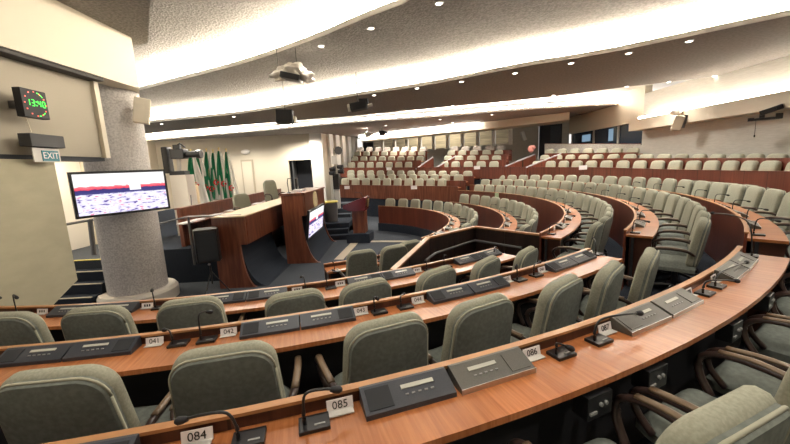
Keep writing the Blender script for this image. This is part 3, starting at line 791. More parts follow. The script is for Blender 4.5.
# pole with projector lights beside the far wall
pp = atr(334, 150, 17.6)
lt = empty('lighting_stand', (pp.x, pp.y, FL), 'tall pole with black stage spotlights beside the cream rear wall', 'light stand')
MB().box((0, 0, .9), (.26, .26, 1.8)).build('pole', M_ltgrey, lt)
MB().box((0, -.02, 2.12), (.28, .28, .74)).build('upper_pole', M_black, lt)
MB().cyl((0, 0, 2.4), (0, 0, 3.75), .04, n=8).build('mast', M_cream, lt)
for k, (dx, dz, ry) in enumerate(((-.12, 2.72, .5), (.25, 2.85, -.5), (.28, 2.6, .2), (-.15, 2.55, 0))):
    q = MB().cyl((dx - .14, -.1, dz), (dx + .14, -.14, dz + .1 * ry), .09, .13, 10).build('spotlight', M_black, lt)
MB().box((0, -.03, 3.18), (.26, .2, .42), bev=.03).build('white_lamp', M_whitep, lt)
MB().cyl((.22, -.1, 3.62), (.22, .1, 3.62), .20, n=8).build('floodlight', M_steel, lt)

# ================================================================== DESKS ON THE RINGS
def ring_desk(key, t0, t1, label, zlow, depth=.30, front=M_front, base=None, r=None, zr=None, group=None, cardsigns=()):
    R0, zr0, fl = RG[key]; R0 = r or R0; zr0 = zr or zr0
    o = ring(R0, (t0 + t1) / 2, zlow)
    root = empty('curved_desk', o, label, 'desk', group)
    def part(prof, name, mat): return blt(MB().arc(prof, t0, t1), name, mat, root, o, 'auto')
    part([(R0 - .03, zlow + (.33 if base else 0)), (R0 - .005, zlow + (.33 if base else 0)), (R0 - .005, zr0 - .014), (R0 - .03, zr0 - .014)], 'front_panel', front)
    part([(R0 - .034, zr0 - .014), (R0 + .004, zr0 - .014), (R0 + .004, zr0), (R0 - .034, zr0)], 'top_cap', M_cap)
    part([(R0 - .005, zr0 - .095), (R0 + depth, zr0 - .095), (R0 + depth, zr0 - .065), (R0 - .005, zr0 - .065)], 'desktop', M_top)
    part([(R0 + .06, max(fl, zlow)), (R0 + .09, max(fl, zlow)), (R0 + .09, zr0 - .10), (R0 + .06, zr0 - .10)], 'modesty_panel', M_blackmatte)
    if base: part([(R0 - .10, zlow), (R0 - .01, zlow), (R0 - .01, zlow + .33), (R0 - .10, zlow + .33)], 'carpeted_base', base)
    for t in (t0, t1):
        s = .35 if t == t0 else -.35
        a = R_(t + s)
        blt(MB().box((CX + (R0 + depth / 2 + .01) * cos(a), CY + (R0 + depth / 2 + .01) * sin(a), (max(fl, zlow) + zr0 - .1) / 2), (depth - .05, .03, zr0 - .1 - max(fl, zlow)), Matrix.Rotation(a, 3, 'Z')), 'end_panel', M_darkfront, root, o)
    return root
ring_desk('A', -102, -50.4, 'curved wooden desk nearest the camera, carrying the card 085', -.11, .30, M_darkfront)
ring_desk('B', -104, -52.8, 'second curved wooden desk from the camera, carrying the card 041', -.27, .33, M_darkfront)
ring_desk('C', -106.3, -53.6, 'third curved wooden desk from the camera, before the round column', -1, .33, M_darkfront)
ring_desk('D', -70, -57.5, 'short low wooden desk with black end beside the dark stairwell panels', -1, .30, M_darkfront, r=5.55, zr=.17)
ring_desk('A', -45.8, 41, 'outermost curved desk right of the aisle, ending at the right edge', -.11)
ring_desk('B', -44.1, 40, 'second outermost curved desk right of the aisle with a rounded end', -.27)
ring_desk('C', -43.8, 38, 'third curved desk with tall red wooden front behind the two small rows', -.56)
ring_desk('D', -38, 31, 'second of the two small inner curved desks, behind the front one', -.70)
ring_desk('E', -39, 59.5, 'innermost small curved wooden desk facing the open floor', -1, base=M_carpet)

# stairwell partition beside the near desks
wz = .5
wp = [atz(393, 269, wz), atz(428, 237, wz), atz(475, 226, wz), atz(541, 234, wz)]
wp[0].z = wp[1].z = wz
pt = empty('stairwell_partition', (wp[2].x, wp[2].y, FL), 'dark panelled partition with pale wooden cap around the sunken stairwell', 'partition')
o = Vector((wp[2].x, wp[2].y, FL))
for i in range(3):
    a, b = wp[i], wp[i + 1]; d = (b - a).normalized(); n = Vector((-d.y, d.x, 0)) * .025
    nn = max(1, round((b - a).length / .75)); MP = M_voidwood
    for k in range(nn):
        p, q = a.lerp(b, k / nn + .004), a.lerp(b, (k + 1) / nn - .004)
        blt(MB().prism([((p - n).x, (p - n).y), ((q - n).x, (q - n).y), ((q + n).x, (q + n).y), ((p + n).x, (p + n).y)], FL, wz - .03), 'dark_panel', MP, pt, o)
    n = n * (1.6 if i == 0 else 1.4)
    blt(MB().prism([((a - n).x, (a - n).y), ((b - n).x, (b - n).y), ((b + n).x, (b + n).y), ((a + n).x, (a + n).y)], wz - .03, wz), 'top_cap', M_cap, pt, o)
def inn(i, f=0.0, z=.24, off=.11):
    q = wp[i].copy()
    c_ = Vector((1.1, 5.2, 0)); d = (c_ - Vector((q.x, q.y, 0))).normalized()
    return Vector((q.x + d.x * off, q.y + d.y * off, z))
hr = [inn(1, z=.05, off=.5).lerp(inn(0), .3), inn(0).lerp(inn(1), .72), inn(1, off=.16), inn(2, off=.14), inn(2).lerp(inn(3), .8)]
hr = [inn(0).lerp(inn(1), .62) - Vector((0, 0, .25))] + hr[1:]
tag(MB().tube(hr, .022, 8).build('handrail', M_steel), 'grey tubular handrail fixed inside the dark stairwell panels', 'railing')

# ================================================================== CHAIRS
def outline(w0, w1, h, r, n=6):
    """rounded trapezoid, x right, z up from 0"""
    pts = []
    def corner(cx_, cz_, a0, rr):
        for k in range(n + 1):
            a = R_(a0 + 90 * k / n); pts.append((cx_ + rr * cos(a), cz_ + rr * sin(a)))
    corner(w1 - r, h - r, 0, r); corner(-w1 + r, h - r, 90, r); corner(-w0 + .06, .06, 180, .06); corner(w0 - .06, .06, 270, .06)
    return pts
def pad(mb, pts, y0, y1, inset, wrap=.35, rot=None, org=(0, 0, 0)):
    b = mb.b; cxm = 0; czm = sum(p[1] for p in pts) / len(pts)
    lay = [(y0, -inset), (y0 + (y1 - y0) * .12, -inset * .35), (y0 + (y1 - y0) * .3, 0), (y0 + (y1 - y0) * .7, 0), (y0 + (y1 - y0) * .9, -inset * .4), (y1, -inset * 1.1)]
    rings = []
    for y, ins in lay:
        row = []
        for x, z in pts:
            L = hypot(x, z - czm); f = (L + ins) / L
            X, Z = x * f, czm + (z - czm) * f
            v = Vector((X, y + wrap * X * X, Z))
            if rot: v = rot @ v
            row.append(b.verts.new(v + Vector(org)))
        rings.append(row)
    n = len(pts)
    for A, B in zip(rings, rings[1:]):
        for k in range(n): b.faces.new((A[k], A[(k + 1) % n], B[(k + 1) % n], B[k]))
    for row, yy, flip in ((rings[0], lay[0], 1), (rings[-1], lay[-1], 0)):
        inner = []
        for x, z in pts:
            v = Vector((x * .55, yy[0] + (-.012 if flip else .012) + wrap * (x * .55) ** 2, czm + (z - czm) * .55))
            if rot: v = rot @ v
            inner.append(b.verts.new(v + Vector(org)))
        for k in range(n):
            b.faces.new((row[k], row[(k + 1) % n], inner[(k + 1) % n], inner[k]))
        b.faces.new(inner)
    return mb
BT = Matrix.Rotation(R_(9), 3, 'X')       # lean backwards
CH = 1.02
def make_chair(loc, label, group=None, far=False, fab=None):
    fab = fab or M_fab
    c = empty('conference_chair', loc, label, 'chair', group)
    org = (0, -.155, .42)
    pts = outline(.262, .240, .60, .125)
    bk = pad(MB(), pts, -.040, .045, .028, .30, BT, org).build('backrest', fab, c, smooth='auto')
    return c, bk, pts, org
def full_chair(loc, label):
    c, bk, pts, org = make_chair(loc, label)
    p2 = [(x * .975, .012 + z * .955) for x, z in pts]
    pad(MB(), p2, -.068, .012, .012, .30, BT, org).build('back_panel', M_fabback, c, smooth='auto')
    path = [BT @ Vector((x * 1.004, -.052 + .30 * x * x, z)) + Vector(org) for x, z in p2]
    MB().tube(path + [path[0]], .0068, 5, upv=(0, 1, 0)).build('piping', M_pipe, c, smooth=True)
    # seat with tufted rolls
    mb = MB(); b = mb.b; nx, ny = 12, 24; g = []
    for j in range(ny + 1):
        v = j / ny; y = -.20 + v * .50; row = []
        for i in range(nx + 1):
            u = i / nx * 2 - 1
            wv = .27 - .02 * v - (.03 * max(0, v - .85) / .15)
            e = (1 - abs(u) ** 6) * (1 - max(0, (v - .86) / .14) ** 2 * .9)
            z = .40 + .075 * e + .010 * abs(sin(v * pi * 4)) * (1 - abs(u) ** 4) - .012 * (1 - u * u)
            row.append(b.verts.new((u * wv, y, z)))
        g.append(row)
    lo = [[b.verts.new((v.co.x, v.co.y, .355)) for v in row] for row in g]
    for j in range(ny):
        for i in range(nx):
            b.faces.new((g[j][i], g[j][i + 1], g[j + 1][i + 1], g[j + 1][i]))
            b.faces.new((lo[j][i], lo[j + 1][i], lo[j + 1][i + 1], lo[j][i + 1]))
    for j in range(ny):
        for i in (0, nx): b.faces.new((g[j][i], g[j + 1][i], lo[j + 1][i], lo[j][i]))
    for i in range(nx):
        for j in (0, ny): b.faces.new((g[j][i], g[j][i + 1], lo[j][i + 1], lo[j][i]))
    mb.build('seat', M_fabback, c, smooth='auto')
    for s in (-1, 1):
        pth = catmull([(s * .265, -.18, .58), (s * .30, -.10, .635), (s * .312, .08, .650), (s * .308, .21, .635), (s * .30, .275, .585), (s * .29, .265, .50), (s * .27, .20, .41)], 4)
        ar = MB().tube(pth, .023, 8, flat=.75).build('armrest', M_armw, c, smooth=True)
        MB().tube(catmull([(s * .302, -.11, .650), (s * .314, .05, .668), (s * .310, .20, .656)], 4), .021, 8, flat=.5).build('arm_pad', M_pad, ar, smooth=True)
    MB().cyl((0, 0, .10), (0, 0, .36), .032, n=12).build('post', M_black, c, smooth='auto')
    mb = MB()
    for k in range(5):
        a = 2 * pi * k / 5 + .3; mb.tube([(0, 0, .11), (.15 * cos(a), .15 * sin(a), .09), (.30 * cos(a), .30 * sin(a), .06)], .02, 6)
        mb.ball((.29 * cos(a), .29 * sin(a), .032), .032, n=8)
    mb.build('star_base', M_black, c)
    return c
proto = full_chair((0, 0, -20), 'x')
# far version: one mesh, too small in the photo to show its parts
def far_chair(mat, name='conference_chair'):
    mb = MB(); org = (0, -.155, .42)
    pad(mb, outline(.25, .235, .61, .11, 3), -.07, .07, .035, .30, BT, org)
    mb.box((0, .0, .42), (.46, .36, .12), bev=.04)
    mb.cyl((0, 0, .05), (0, 0, .38), .03, n=8)
    mb.cyl((0, 0, 0), (0, 0, .05), .22, .1, n=8)
    o = mb.build(name, mat, None, 'auto', None); o.location = (0, 0, -20); return o
pfar = far_chair(M_fab); pwhite = far_chair(M_palefab)
used = {'full': False, 'far': False, 'white': False}
PR = {'full': proto, 'far': pfar, 'white': pwhite}
def put_chair(kind, x, y, z, rz, label, group):
    if not used[kind]:
        c = PR[kind]; used[kind] = True; c.location = (x, y, z); c.rotation_euler.z = rz
    else: c = copy_tree(PR[kind], None, (x, y, z), rz)
    tag(c, label, 'chair', group)
    return c
def chair_back(kind, bx, by, z, fx, fy, label, group, jit=.04):
    """place by the point under the top of its back; (fx,fy) is the way it faces"""
    L = hypot(fx, fy); fx, fy = fx / L, fy / L
    a = random.uniform(-jit, jit)
    c_, s_ = cos(a), sin(a); fx, fy = fx * c_ - fy * s_, fx * s_ + fy * c_
    return put_chair(kind, bx + fx * .27, by + fy * .27, z, rotz(fx, fy), label, group)
# near rows B and C, seen from behind
nearB = [(43, 358), (218, 340), (388, 314), (485, 292), (568, 272), (616, 260), (655, 241)]
nearC = [(0, 312), (90, 307), (187, 298), (295, 289), (367, 277), (440, 264), (490, 253), (530, 241)]
for row, pts, z, dsk in (('B', nearB, -.11, 'second'), ('C', nearC, -.27, 'third')):
    lab = {'B': 'sage green padded chair at the second desk from the camera, %s from the left', 'C': 'sage green padded chair at the third desk from the camera, %s from the left'}[row]
    for i, (px, py) in enumerate(pts):
        tgt = 9.58 if row == 'B' else (8.30 if i < 3 else 8.44)
        # ring point under this pixel column
        best = None
        for k in range(1200):
            th = -125 + k * .07
            p = ring(tgt, th, z + CH)
            rr = ray(px, py); az = rr.x / rr.y
            if p.y > .3 and (best is None or abs(p.x / p.y - az) < best[0]): best = (abs(p.x / p.y - az), th)
        p = ring(tgt, best[1]); 
        dxx = .0
        fx, fy = CX - p.x, CY - p.y; ex = [-.05, .02, .08, .15, .22, .28, .3, .3][i]
        fx, fy = fx * cos(ex) - fy * sin(ex), fx * sin(ex) + fy * cos(ex)
        chair_back('full', p.x, p.y, z, fx, fy, lab % ORD[i], 'chairs at the near desks')
# short desk D
for i, (px, py) in enumerate([(362, 249.5), (395, 244.5), (411, 240)]):
    p = atz(px, py, .47); chair_back('full', p.x, p.y, -.56, CX - p.x, CY - p.y, 'sage chair behind the short low desk by the stairwell, %s from the left' % ORD[i], 'chairs at the short desk')
# row A, beside the camera at the right
for i, th in enumerate((-68.1, -64.1, -60.2, -56.4, -52.7)):
    p = ring(10.80, th)
    chair_back('full', p.x, p.y, .02, CX - p.x, CY - p.y, 'green padded chair with dark curved arms at the nearest desk, %s from the camera' % ORD[i], 'chairs at the nearest desk', .02)
def ring_chairs(r, z, t0, t1, pitch, kind_fn, lab, group, jit=.05):
    n = int(R_(abs(t1 - t0)) * r / pitch)
    for i in range(n + 1):
        th = t0 + (t1 - t0) * i / n
        p = ring(r, th); chair_back(kind_fn(i), p.x, p.y, z, CX - p.x, CY - p.y, lab % ORD[i], group, jit)
ring_chairs(10.86, .02, -41, 38, .64, lambda i: 'full' if i < 16 else 'far', 'olive green chair at the outermost curved desk right of the aisle, %s from the aisle', 'chairs at the outermost right desk')
ring_chairs(9.62, -.11, -43.5, 38, .63, lambda i: 'full' if i < 14 else 'far', 'olive green chair at the second outermost right desk, %s from the aisle', 'chairs at the second outermost right desk')
ring_chairs(8.42, -.27, -43, 34, .62, lambda i: 'full' if i < 11 else 'far', 'olive green chair at the red fronted third curved desk, %s from the aisle', 'chairs at the third curved desk')
ring_chairs(7.02, -.56, -35.5, 30, .66, lambda i: 'far' if i > 5 else 'full', 'olive green chair at the second small inner desk, %s from the aisle end', 'chairs at the second inner desk')
ring_chairs(5.55, -.70, -37, 57.5, .66, lambda i: 'far' if i > 6 else 'full', 'olive green chair at the innermost small desk, %s from the aisle end', 'chairs at the innermost desk')

# ---------------------------------------------------------- rear rows, given as lines of (pixel x, range)
PXK = [338, 345, 416, 456, 480, 540, 600, 664, 700, 776, 830]
RIM6 = [23.0, 22.8, 20.3, 18.9, 18.6, 17.7, 15.9, 14.3, 13.3, 11.1, 10.2]
def interp(x, X, Y):
    if x <= X[0]: return Y[0] + (Y[1] - Y[0]) * (x - X[0]) / (X[1] - X[0])
    for a, b, c, d in zip(X, X[1:], Y, Y[1:]):
        if x <= b: return c + (d - c) * (x - a) / (b - a)
    return Y[-1]
def rear_pt(px, py, off):
    return atr(px, py, interp(px, PXK, RIM6) + off * (1 if px > 480 else .9))
def line3(pxs, pyf, off, n=60):
    pts = [rear_pt(p, pyf(p), off) for p in pxs]
    pts = catmull(pts, 6); return pts
def walk(pts, pitch, start=.3):
    out = []; s = start; acc = 0
    for a, b in zip(pts, pts[1:]):
        L = hypot(b.x - a.x, b.y - a.y)
        while s <= acc + L:
            f = (s - acc) / L; p = a.lerp(b, f); d = (b - a).normalized(); out.append((p, d)); s += pitch
        acc += L
    return out
def rear_desk(pxs, pyf, off, drop, label, depth=.3, name='long_desk', front=M_front):
    pts = line3(pxs, pyf, off)
    fr = []
    for i, p in enumerate(pts):
        d = pts[min(i + 1, len(pts) - 1)] - pts[max(i - 1, 0)]; d.z = 0; d.normalize()
        n = Vector((-d.y, d.x)) if (-d.y * p.x + d.x * p.y) > 0 else Vector((d.y, -d.x))
        fr.append(((p.x, p.y), (n.x, n.y), p.z))
    o = pts[len(pts) // 2].copy(); o.z -= drop
    root = empty(name, o, label, 'desk')
    blt(MB().sweep([(-.03, -drop), (0, -drop), (0, -.02), (-.03, -.02)], fr), 'front_panel', front, root, o, 'auto')
    blt(MB().sweep([(-.04, -.02), (.03, -.02), (.03, 0), (-.04, 0)], fr), 'top_cap', M_front, root, o, 'auto')
    blt(MB().sweep([(0, -.09), (depth, -.09), (depth, -.06), (0, -.06)], fr), 'desktop', M_top, root, o, 'auto')
    return root, pts
def rear_floor(pxs, pyf, off0, off1, zdrop, name):
    A = line3(pxs, pyf, off0); Bp = line3(pxs, pyf, off1)
    mb = MB(); b = mb.b
    lo0 = [b.verts.new((p.x, p.y, FL)) for p in A]; lo1 = [b.verts.new((q.x, q.y, FL)) for q in Bp]
    h0 = [b.verts.new((p.x, p.y, p.z - zdrop)) for p in A]; h1 = [b.verts.new((q.x, q.y, p.z - zdrop)) for p, q in zip(A, Bp)]
    for i in range(len(A) - 1):
        for X, Y in ((lo0, h0), (h0, h1), (h1, lo1), (lo1, lo0)): b.faces.new((X[i], X[i + 1], Y[i + 1], Y[i]))
    for i in (0, len(A) - 1): b.faces.new((lo0[i], h0[i], h1[i], lo1[i]))
    return struct(mb.build(name, M_carpet))
def rear_chairs(pxs, pyf, off, kind, lab, group, pitch=.66, start=.3, skip=()):
    pts = line3(pxs, pyf, off)
    for i, (p, d) in enumerate(walk(pts, pitch, start)):
        if i in skip: continue
        n = Vector((d.y, -d.x)) if (d.y * p.x - d.x * p.y) < 0 else Vector((-d.y, d.x))
        chair_back(kind, p.x, p.y, p.z - CH, n.x, n.y, lab % ORD[i], group, .06)
def LI(*kv):
    X = [k for k, v in kv]; Y = [v for k, v in kv]
    return lambda x: interp(x, X, Y) if x > X[0] else Y[0]
# left far block: three straight rows continuing the rings
LB = [338, 360, 390, 420, 452]
f0 = LI((338, 184.6), (456, 186.2))
rd = rear_desk(LB + [458], f0, -2.75, .74, 'straight tall red wooden desk front at the far left block', front=M_podwood)
rear_floor([336] + LB, f0, -2.72, -1.95, .74, 'floor_tier_far_left_front')
rear_floor([336] + LB, LI((338, 181.5), (456, 182)), -1.95, -1.0, .78, 'floor_tier_far_left_middle')
rear_floor([336] + LB, LI((338, 178.0), (456, 178)), -1.0, .05, .82, 'floor_tier_far_left_back')
rear_chairs([341] + LB[1:], LI((338, 178), (456, 178.8)), -2.1, 'far', 'olive chair in the front row of the far left block, %s from the left', 'front row of the far left block', .70)
rear_desk([342] + LB[1:] + [466], LI((338, 180), (456, 180.5)), -1.8, .5, 'second straight red desk of the far left block')
rear_chairs([345] + LB[1:] + [470], LI((338, 173.6), (456, 174.6)), -1.2, 'far', 'olive chair in the second row of the far left block, %s from the left', 'second row of the far left block', .70, .45)
rear_desk([346] + LB[1:] + [474], LI((338, 175.5), (456, 176)), -.95, .5, 'third straight red desk of the far left block')
rear_chairs([347] + LB[1:] + [478], LI((338, 170.2), (456, 171.0)), -.3, 'far', 'olive chair in the third row of the far left block, %s from the left', 'third row of the far left block', .70)
# upper tiers
UA = [346, 380, 416, 440, 456, 480, 508]; UB = [528, 545, 570, 600, 630, 664, 700, 740, 776, 820]
UALL = [340, 380, 416, 456, 480, 510, 540, 570, 600, 630, 664, 700, 740, 776, 830]
f6 = LI((340, 167.8), (480, 166.8), (600, 167.2), (664, 169), (700, 169.8), (830, 171.8))
rear_desk(UALL, f6, 0, .60, 'long continuous red wooden front of the raised upper tiers')
f6f = lambda x: f6(x) + 6.5
rear_floor(UALL, f6, .02, .95, .68, 'floor_upper_tier_front')
yd = LI((340, 162.4), (480, 161.4), (570, 160.8), (640, 160.6), (830, 160.8))
ye = LI((340, 156.6), (480, 155.6), (570, 154.8), (640, 154.0), (830, 153.6))
yz = LI((340, 151.6), (480, 150.4), (570, 148.8), (640, 148.0), (830, 148))
yh = LI((340, 147.4), (456, 146.6), (545, 145))
rear_floor(UALL, lambda x: yd(x), .95, 1.9, .85, 'floor_upper_tier_middle')
rear_floor([340, 380, 416, 456, 480, 510, 540, 570, 600, 640], lambda x: ye(x), 1.9, 2.8, .85, 'floor_upper_tier_back')
segs = [((348, 365, 385, 405, 418), 'far left'), ((441, 456, 470, 485, 503), 'middle'), ((532, 550, 570, 600, 630, 664, 700, 740, 776, 815), 'right')]
for si, (sx, nm) in enumerate(segs):
    hi = sx if si < 2 else (545, 570, 600, 640)
    for row, yf, off, xs_, kd, ds in (('lowest', yd, .72, sx, 'far', .75), ('second', ye, 1.4, [x + 3 for x in sx] if si < 2 else (540,) + sx[1:], 'far', .7), ('third', yz, 2.25, [x + 6 for x in sx] if si < 2 else (545, 570, 600, 638), 'far', .7), ('top', yh, 3.0, [x + 9 for x in sx] if si < 2 else (), 'white', .7)):
        if not xs_: continue
        rear_chairs(xs_, yf, off, kd, ('pale seat' if kd == 'white' else 'olive chair') + ' in the %s row of the %s upper block, %%s from the left' % (row, nm), '%s row of the %s upper block' % (row, nm), .68)
        if row != 'lowest':
            rear_desk(xs_, (lambda yf: (lambda x: yf(x) + 4.2))(yf), off - .55, .6, 'red wooden desk strip before the %s row of the %s upper block' % (row, nm))
# pale cloth-topped ledge under the booth windows
rear_desk((545, 570, 600, 641), lambda x: 143.5, 2.9, .5, 'pale ledge running under the booth windows', front=M_palefab, name='window_ledge')
# vomitory stair walls with grey sloping rails
for i, (a, b, c, d) in enumerate((((416, 169.5), (433, 157.5), (436, 168.5), (456, 156.5)), ((505, 167.2), (535, 154.8), (526, 168.2), (561, 154.3)))):
    side = 'left' if i == 0 else 'right'
    for j, (p, q) in enumerate(((a, b), (c, d))):
        P = rear_pt(p[0], p[1], -.05); Q = rear_pt(q[0], q[1], 1.9 if j == 0 else 1.5)
        r_ = empty('stair_balustrade', (P.x, P.y, P.z - .5), 'sloping dark red stair side wall with grey rail, %s of the %s upper stair' % (('left', 'right')[j], side), 'balustrade', 'balustrades of the upper stairs')
        o = (P.x, P.y, P.z - .5)
        dd = Vector((Q.x - P.x, Q.y - P.y, 0)).normalized(); nn = Vector((-dd.y, dd.x, 0)) * .05
        poly = [P, Q, Vector((Q.x, Q.y, P.z - .6)), Vector((P.x, P.y, P.z - .6))]
        mb = MB().extr([v - nn for v in poly], nn * 2); blt(mb, 'side_wall', M_front, r_, o)
        blt(MB().tube([P + Vector((0, 0, .03)), Q + Vector((0, 0, .03))], .04, 6), 'rail', M_railgrey, r_, o)
# white seat-number placards
for i, (px, py, rng) in enumerate(((347, 187.5, 19.95), (414, 187.5, 17.4), (389, 168.8, 21.2), (477, 167.6, 18.5), (583, 167.6, 16.3))):
    p = atr(px, py, rng - .12)
    o = MB().box((0, 0, 0), (.30, .02, .17)).build('sector_placard', M_card)
    o.location = p; o.rotation_euler.z = -.2
    tag(o, ('small white placard on the red front of the far left block, left one', 'small white placard on the red front of the far left block, right one', 'small white placard on the upper tier front above the far left block', 'small white placard on the upper tier front in the middle', 'small white placard on the upper tier front at the right')[i], 'placard')
p = ring(7.56, 20, .44); o = MB().box((0, 0, 0), (.02, .22, .16)).build('sector_placard', plain('pale_green_card', (.5, .6, .4), .6)); o.location = p; o.rotation_euler.z = R_(20)
tag(o, 'pale green placard on the red front of the third curved desk', 'placard')
# pink bundle on the top row
p = atr(531, 147, 19.6)
tag(MB().ball((0, 0, 0), .17, (1, .7, 1.1)).ball((.1, -.05, .06), .12).build('cloth_bundle', plain('pink_cloth', (.70, .30, .26), .9), loc=None), 'pink and white cloth bundle on the upper tier beside the dark doorway', 'cloth').location = p - Vector((0, 0, .1))

# ================================================================== DEVICES ON THE NEAR DESKS
def arc_frame(R0, s, z, dr=0):
    """s: metres along the arc of radius R0 from -90 deg"""
    th = -90 + degrees(s / R0); p = ring(R0 + dr, th, z); a = R_(th)
    out = Vector((cos(a), sin(a), 0)); tan = Vector((-sin(a), cos(a), 0))
    return p, th, out, tan
DEVP = {}
def make_unit(mirror, mat, frame):
    sgn = -1 if mirror else 1
    u = empty('conference_unit', (0, 0, -20), 'x', 'conference unit')
    W_, D_ = .385, .122
    # local: +X along the arc, +Y towards the sitter (outwards); body is a wedge leaning on the rim
    mb = MB(); prof = [(0, 0), (D_, 0), (D_, .022), (.012, .068), (0, .068)]
    mb.extr([Vector((-W_ / 2, y, z)) for y, z in prof], (W_, 0, 0)); mb.build('body', mat, u)
    ang = atan2(.068 - .022, D_ - .012); Rm = Matrix.Rotation(-ang, 3, 'X')
    def onface(x, t, lift=.0015):
        y = .012 + (D_ - .012) * t; z = .068 - (.046) * t
        return Vector((x, y + sin(ang) * lift, z + cos(ang) * lift))
    MB().box(onface(-sgn * .125, .5), (.10, .092, .004), Rm).build('speaker_grille', M_grille if mat is M_dev else M_devg, u)
    MB().box(onface(sgn * .045, .33), (.145, .018, .005), Rm).build('display', M_lcd, u)
    for k in range(5): MB().box(onface(sgn * .045 + (k - 2) * .028, .62), (.014, .006, .005), Rm).build('button', M_btn, u)
    if frame:
        MB().box((0, D_ + .002, .012), (W_ + .004, .004, .024)).build('edge_trim', M_chrome, u)
    return u
UN = {(m, f): make_unit(m, M_devg if f else M_dev, f) for m in (0, 1) for f in (0, 1)}
UNU = {}
def put_unit(R0, s, z, mir, frame, label, group):
    p, th, out, tan = arc_frame(R0, s, z, .004)
    rz = R_(th) - pi / 2; mir = 1 - mir
    k = (mir, frame)
    src = UN[k]
    if k not in UNU: UNU[k] = 1; c = src; c.location = p; c.rotation_euler.z = rz
    else: c = copy_tree(src, None, p, rz)
    tag(c, label, 'conference unit', group)
def card(R0, s, z, txt, label, group, tiltr=0):
    p, th, out, tan = arc_frame(R0, s, z, .018)
    c = empty('number_card', p, label, 'card', group, rz=R_(th) + pi / 2)
    # +X local is now to the viewer's right when looking at the card from the sitter's side
    MB().box((0, -.006, .026), (.105, .004, .046), Matrix.Rotation(R_(-12), 3, 'X')).build('card_face', M_card, c)
    MB().box((0, -.026, .006), (.10, .04, .004)).build('card_foot', M_clear, c)
    if txt: text_mesh(txt, .043, 'number', M_ink, c, (0, -.0095, .026), (R_(90 - 12), 0, 0))
    else:
        mb = MB()
        for k in range(3): mb.box(((k - 1) * .022, -.0095, .026), (.013, .001, .022), Matrix.Rotation(R_(-12), 3, 'X'))
        mb.build('number', M_ink, c)
    return c
def mic(base, head, label, group, base_rot=0, bulge=.12, sc=1.0):
    m = empty('gooseneck_microphone', base, label, 'microphone', group)
    MB().box((0, 0, .008), (.115 * sc, .085 * sc, .016), Matrix.Rotation(base_rot, 3, 'Z'), bev=.004).build('base', M_black, m)
    MB().box(Matrix.Rotation(base_rot, 3, 'Z') @ Vector((.02 * sc, -.02 * sc, .0175)), (.04 * sc, .008, .003), Matrix.Rotation(base_rot, 3, 'Z')).build('indicator', M_btn, m)
    h = Vector(head) - Vector(base)
    s0 = Matrix.Rotation(base_rot, 3, 'Z') @ Vector((-.035 * sc, 0, .012)); mid = Vector((s0.x + h.x * .12, s0.y + h.y * .12, max(h.z, .03) * .8 + bulge * .35))
    m2 = s0.lerp(h, .55); m2.z = max(m2.z, h.z + .02)
    pth = catmull([s0, s0 + Vector((0, 0, .05)), mid, m2, h], 5)
    MB().tube(pth, [.0075] * 6 + [.0055] * (len(pth) - 6), 8).build('gooseneck', M_black, m, smooth=True)
    d = (h - m2).normalized()
    MB().tube([h - d * .035, h - d * .015, h, h + d * .012], [.009, .014, .015, .008], 10).build('microphone_head', M_blackmatte, m, smooth=True)
    return m
ztop = lambda k: RG[k][1] - .065
zA, zB, zC = ztop('A'), ztop('B'), ztop('C')
def head_at(px, py, base, h):
    """point under pixel (px,py) at height h above the desk"""
    return atz(px, py, base.z + h)
# row A
A0 = 9.98
for k, (s, mir, fr, nm) in enumerate(((2.0, 1, 0, 'at the lower left corner beside the card 084'), (3.17, 0, 0, 'right of the card 085'), (3.575, 1, 1, 'left of the card 086'), (4.63, 0, 1, 'immediately right of the card 087'), (5.035, 1, 1, 'second unit after the card 087'), (6.03, 0, 1, 'farthest but one'), (6.43, 1, 1, 'at the far end'))):
    put_unit(A0, s, zA, mir, fr, ('warm grey' if fr else 'navy') + ' conference unit on the nearest desk, ' + nm, 'units on the nearest desk')
for s, t in ((2.38, '084'), (2.895, '085'), (3.84, '086'), (4.37, '087'), (5.30, '088'), (5.76, '089')):
    card(A0, s, zA, t, 'white card numbered %s on the nearest desk' % t, 'number cards on the nearest desk')
for s, hd, hh, lb in ((2.56, (178.5, 421), .10, 'black microphone beside the card 084, bent left over it'), (2.79, (339, 389.5), .115, 'black microphone left of the card 085, its head bent right'),
                      (3.98, (572, 349), .035, 'short black microphone right of the card 086 with drooping head'), (4.25, (641, 313), .10, 'black microphone by the card 087 stretched far right'),
                      (5.42, (738, 281), .07, 'black microphone near the far end, stretched right over the nearest desk'), (5.64, (747, 262), .07, 'second black microphone near the far end of the nearest desk'), (6.78, (712, 213), .32, 'tall thin microphone at the far end of the nearest desk')):
    p, th, out, tan = arc_frame(A0, s, zA, .075); mic(p, head_at(*hd, p, hh), lb, 'microphones on the nearest desk', R_(th) + pi / 2)
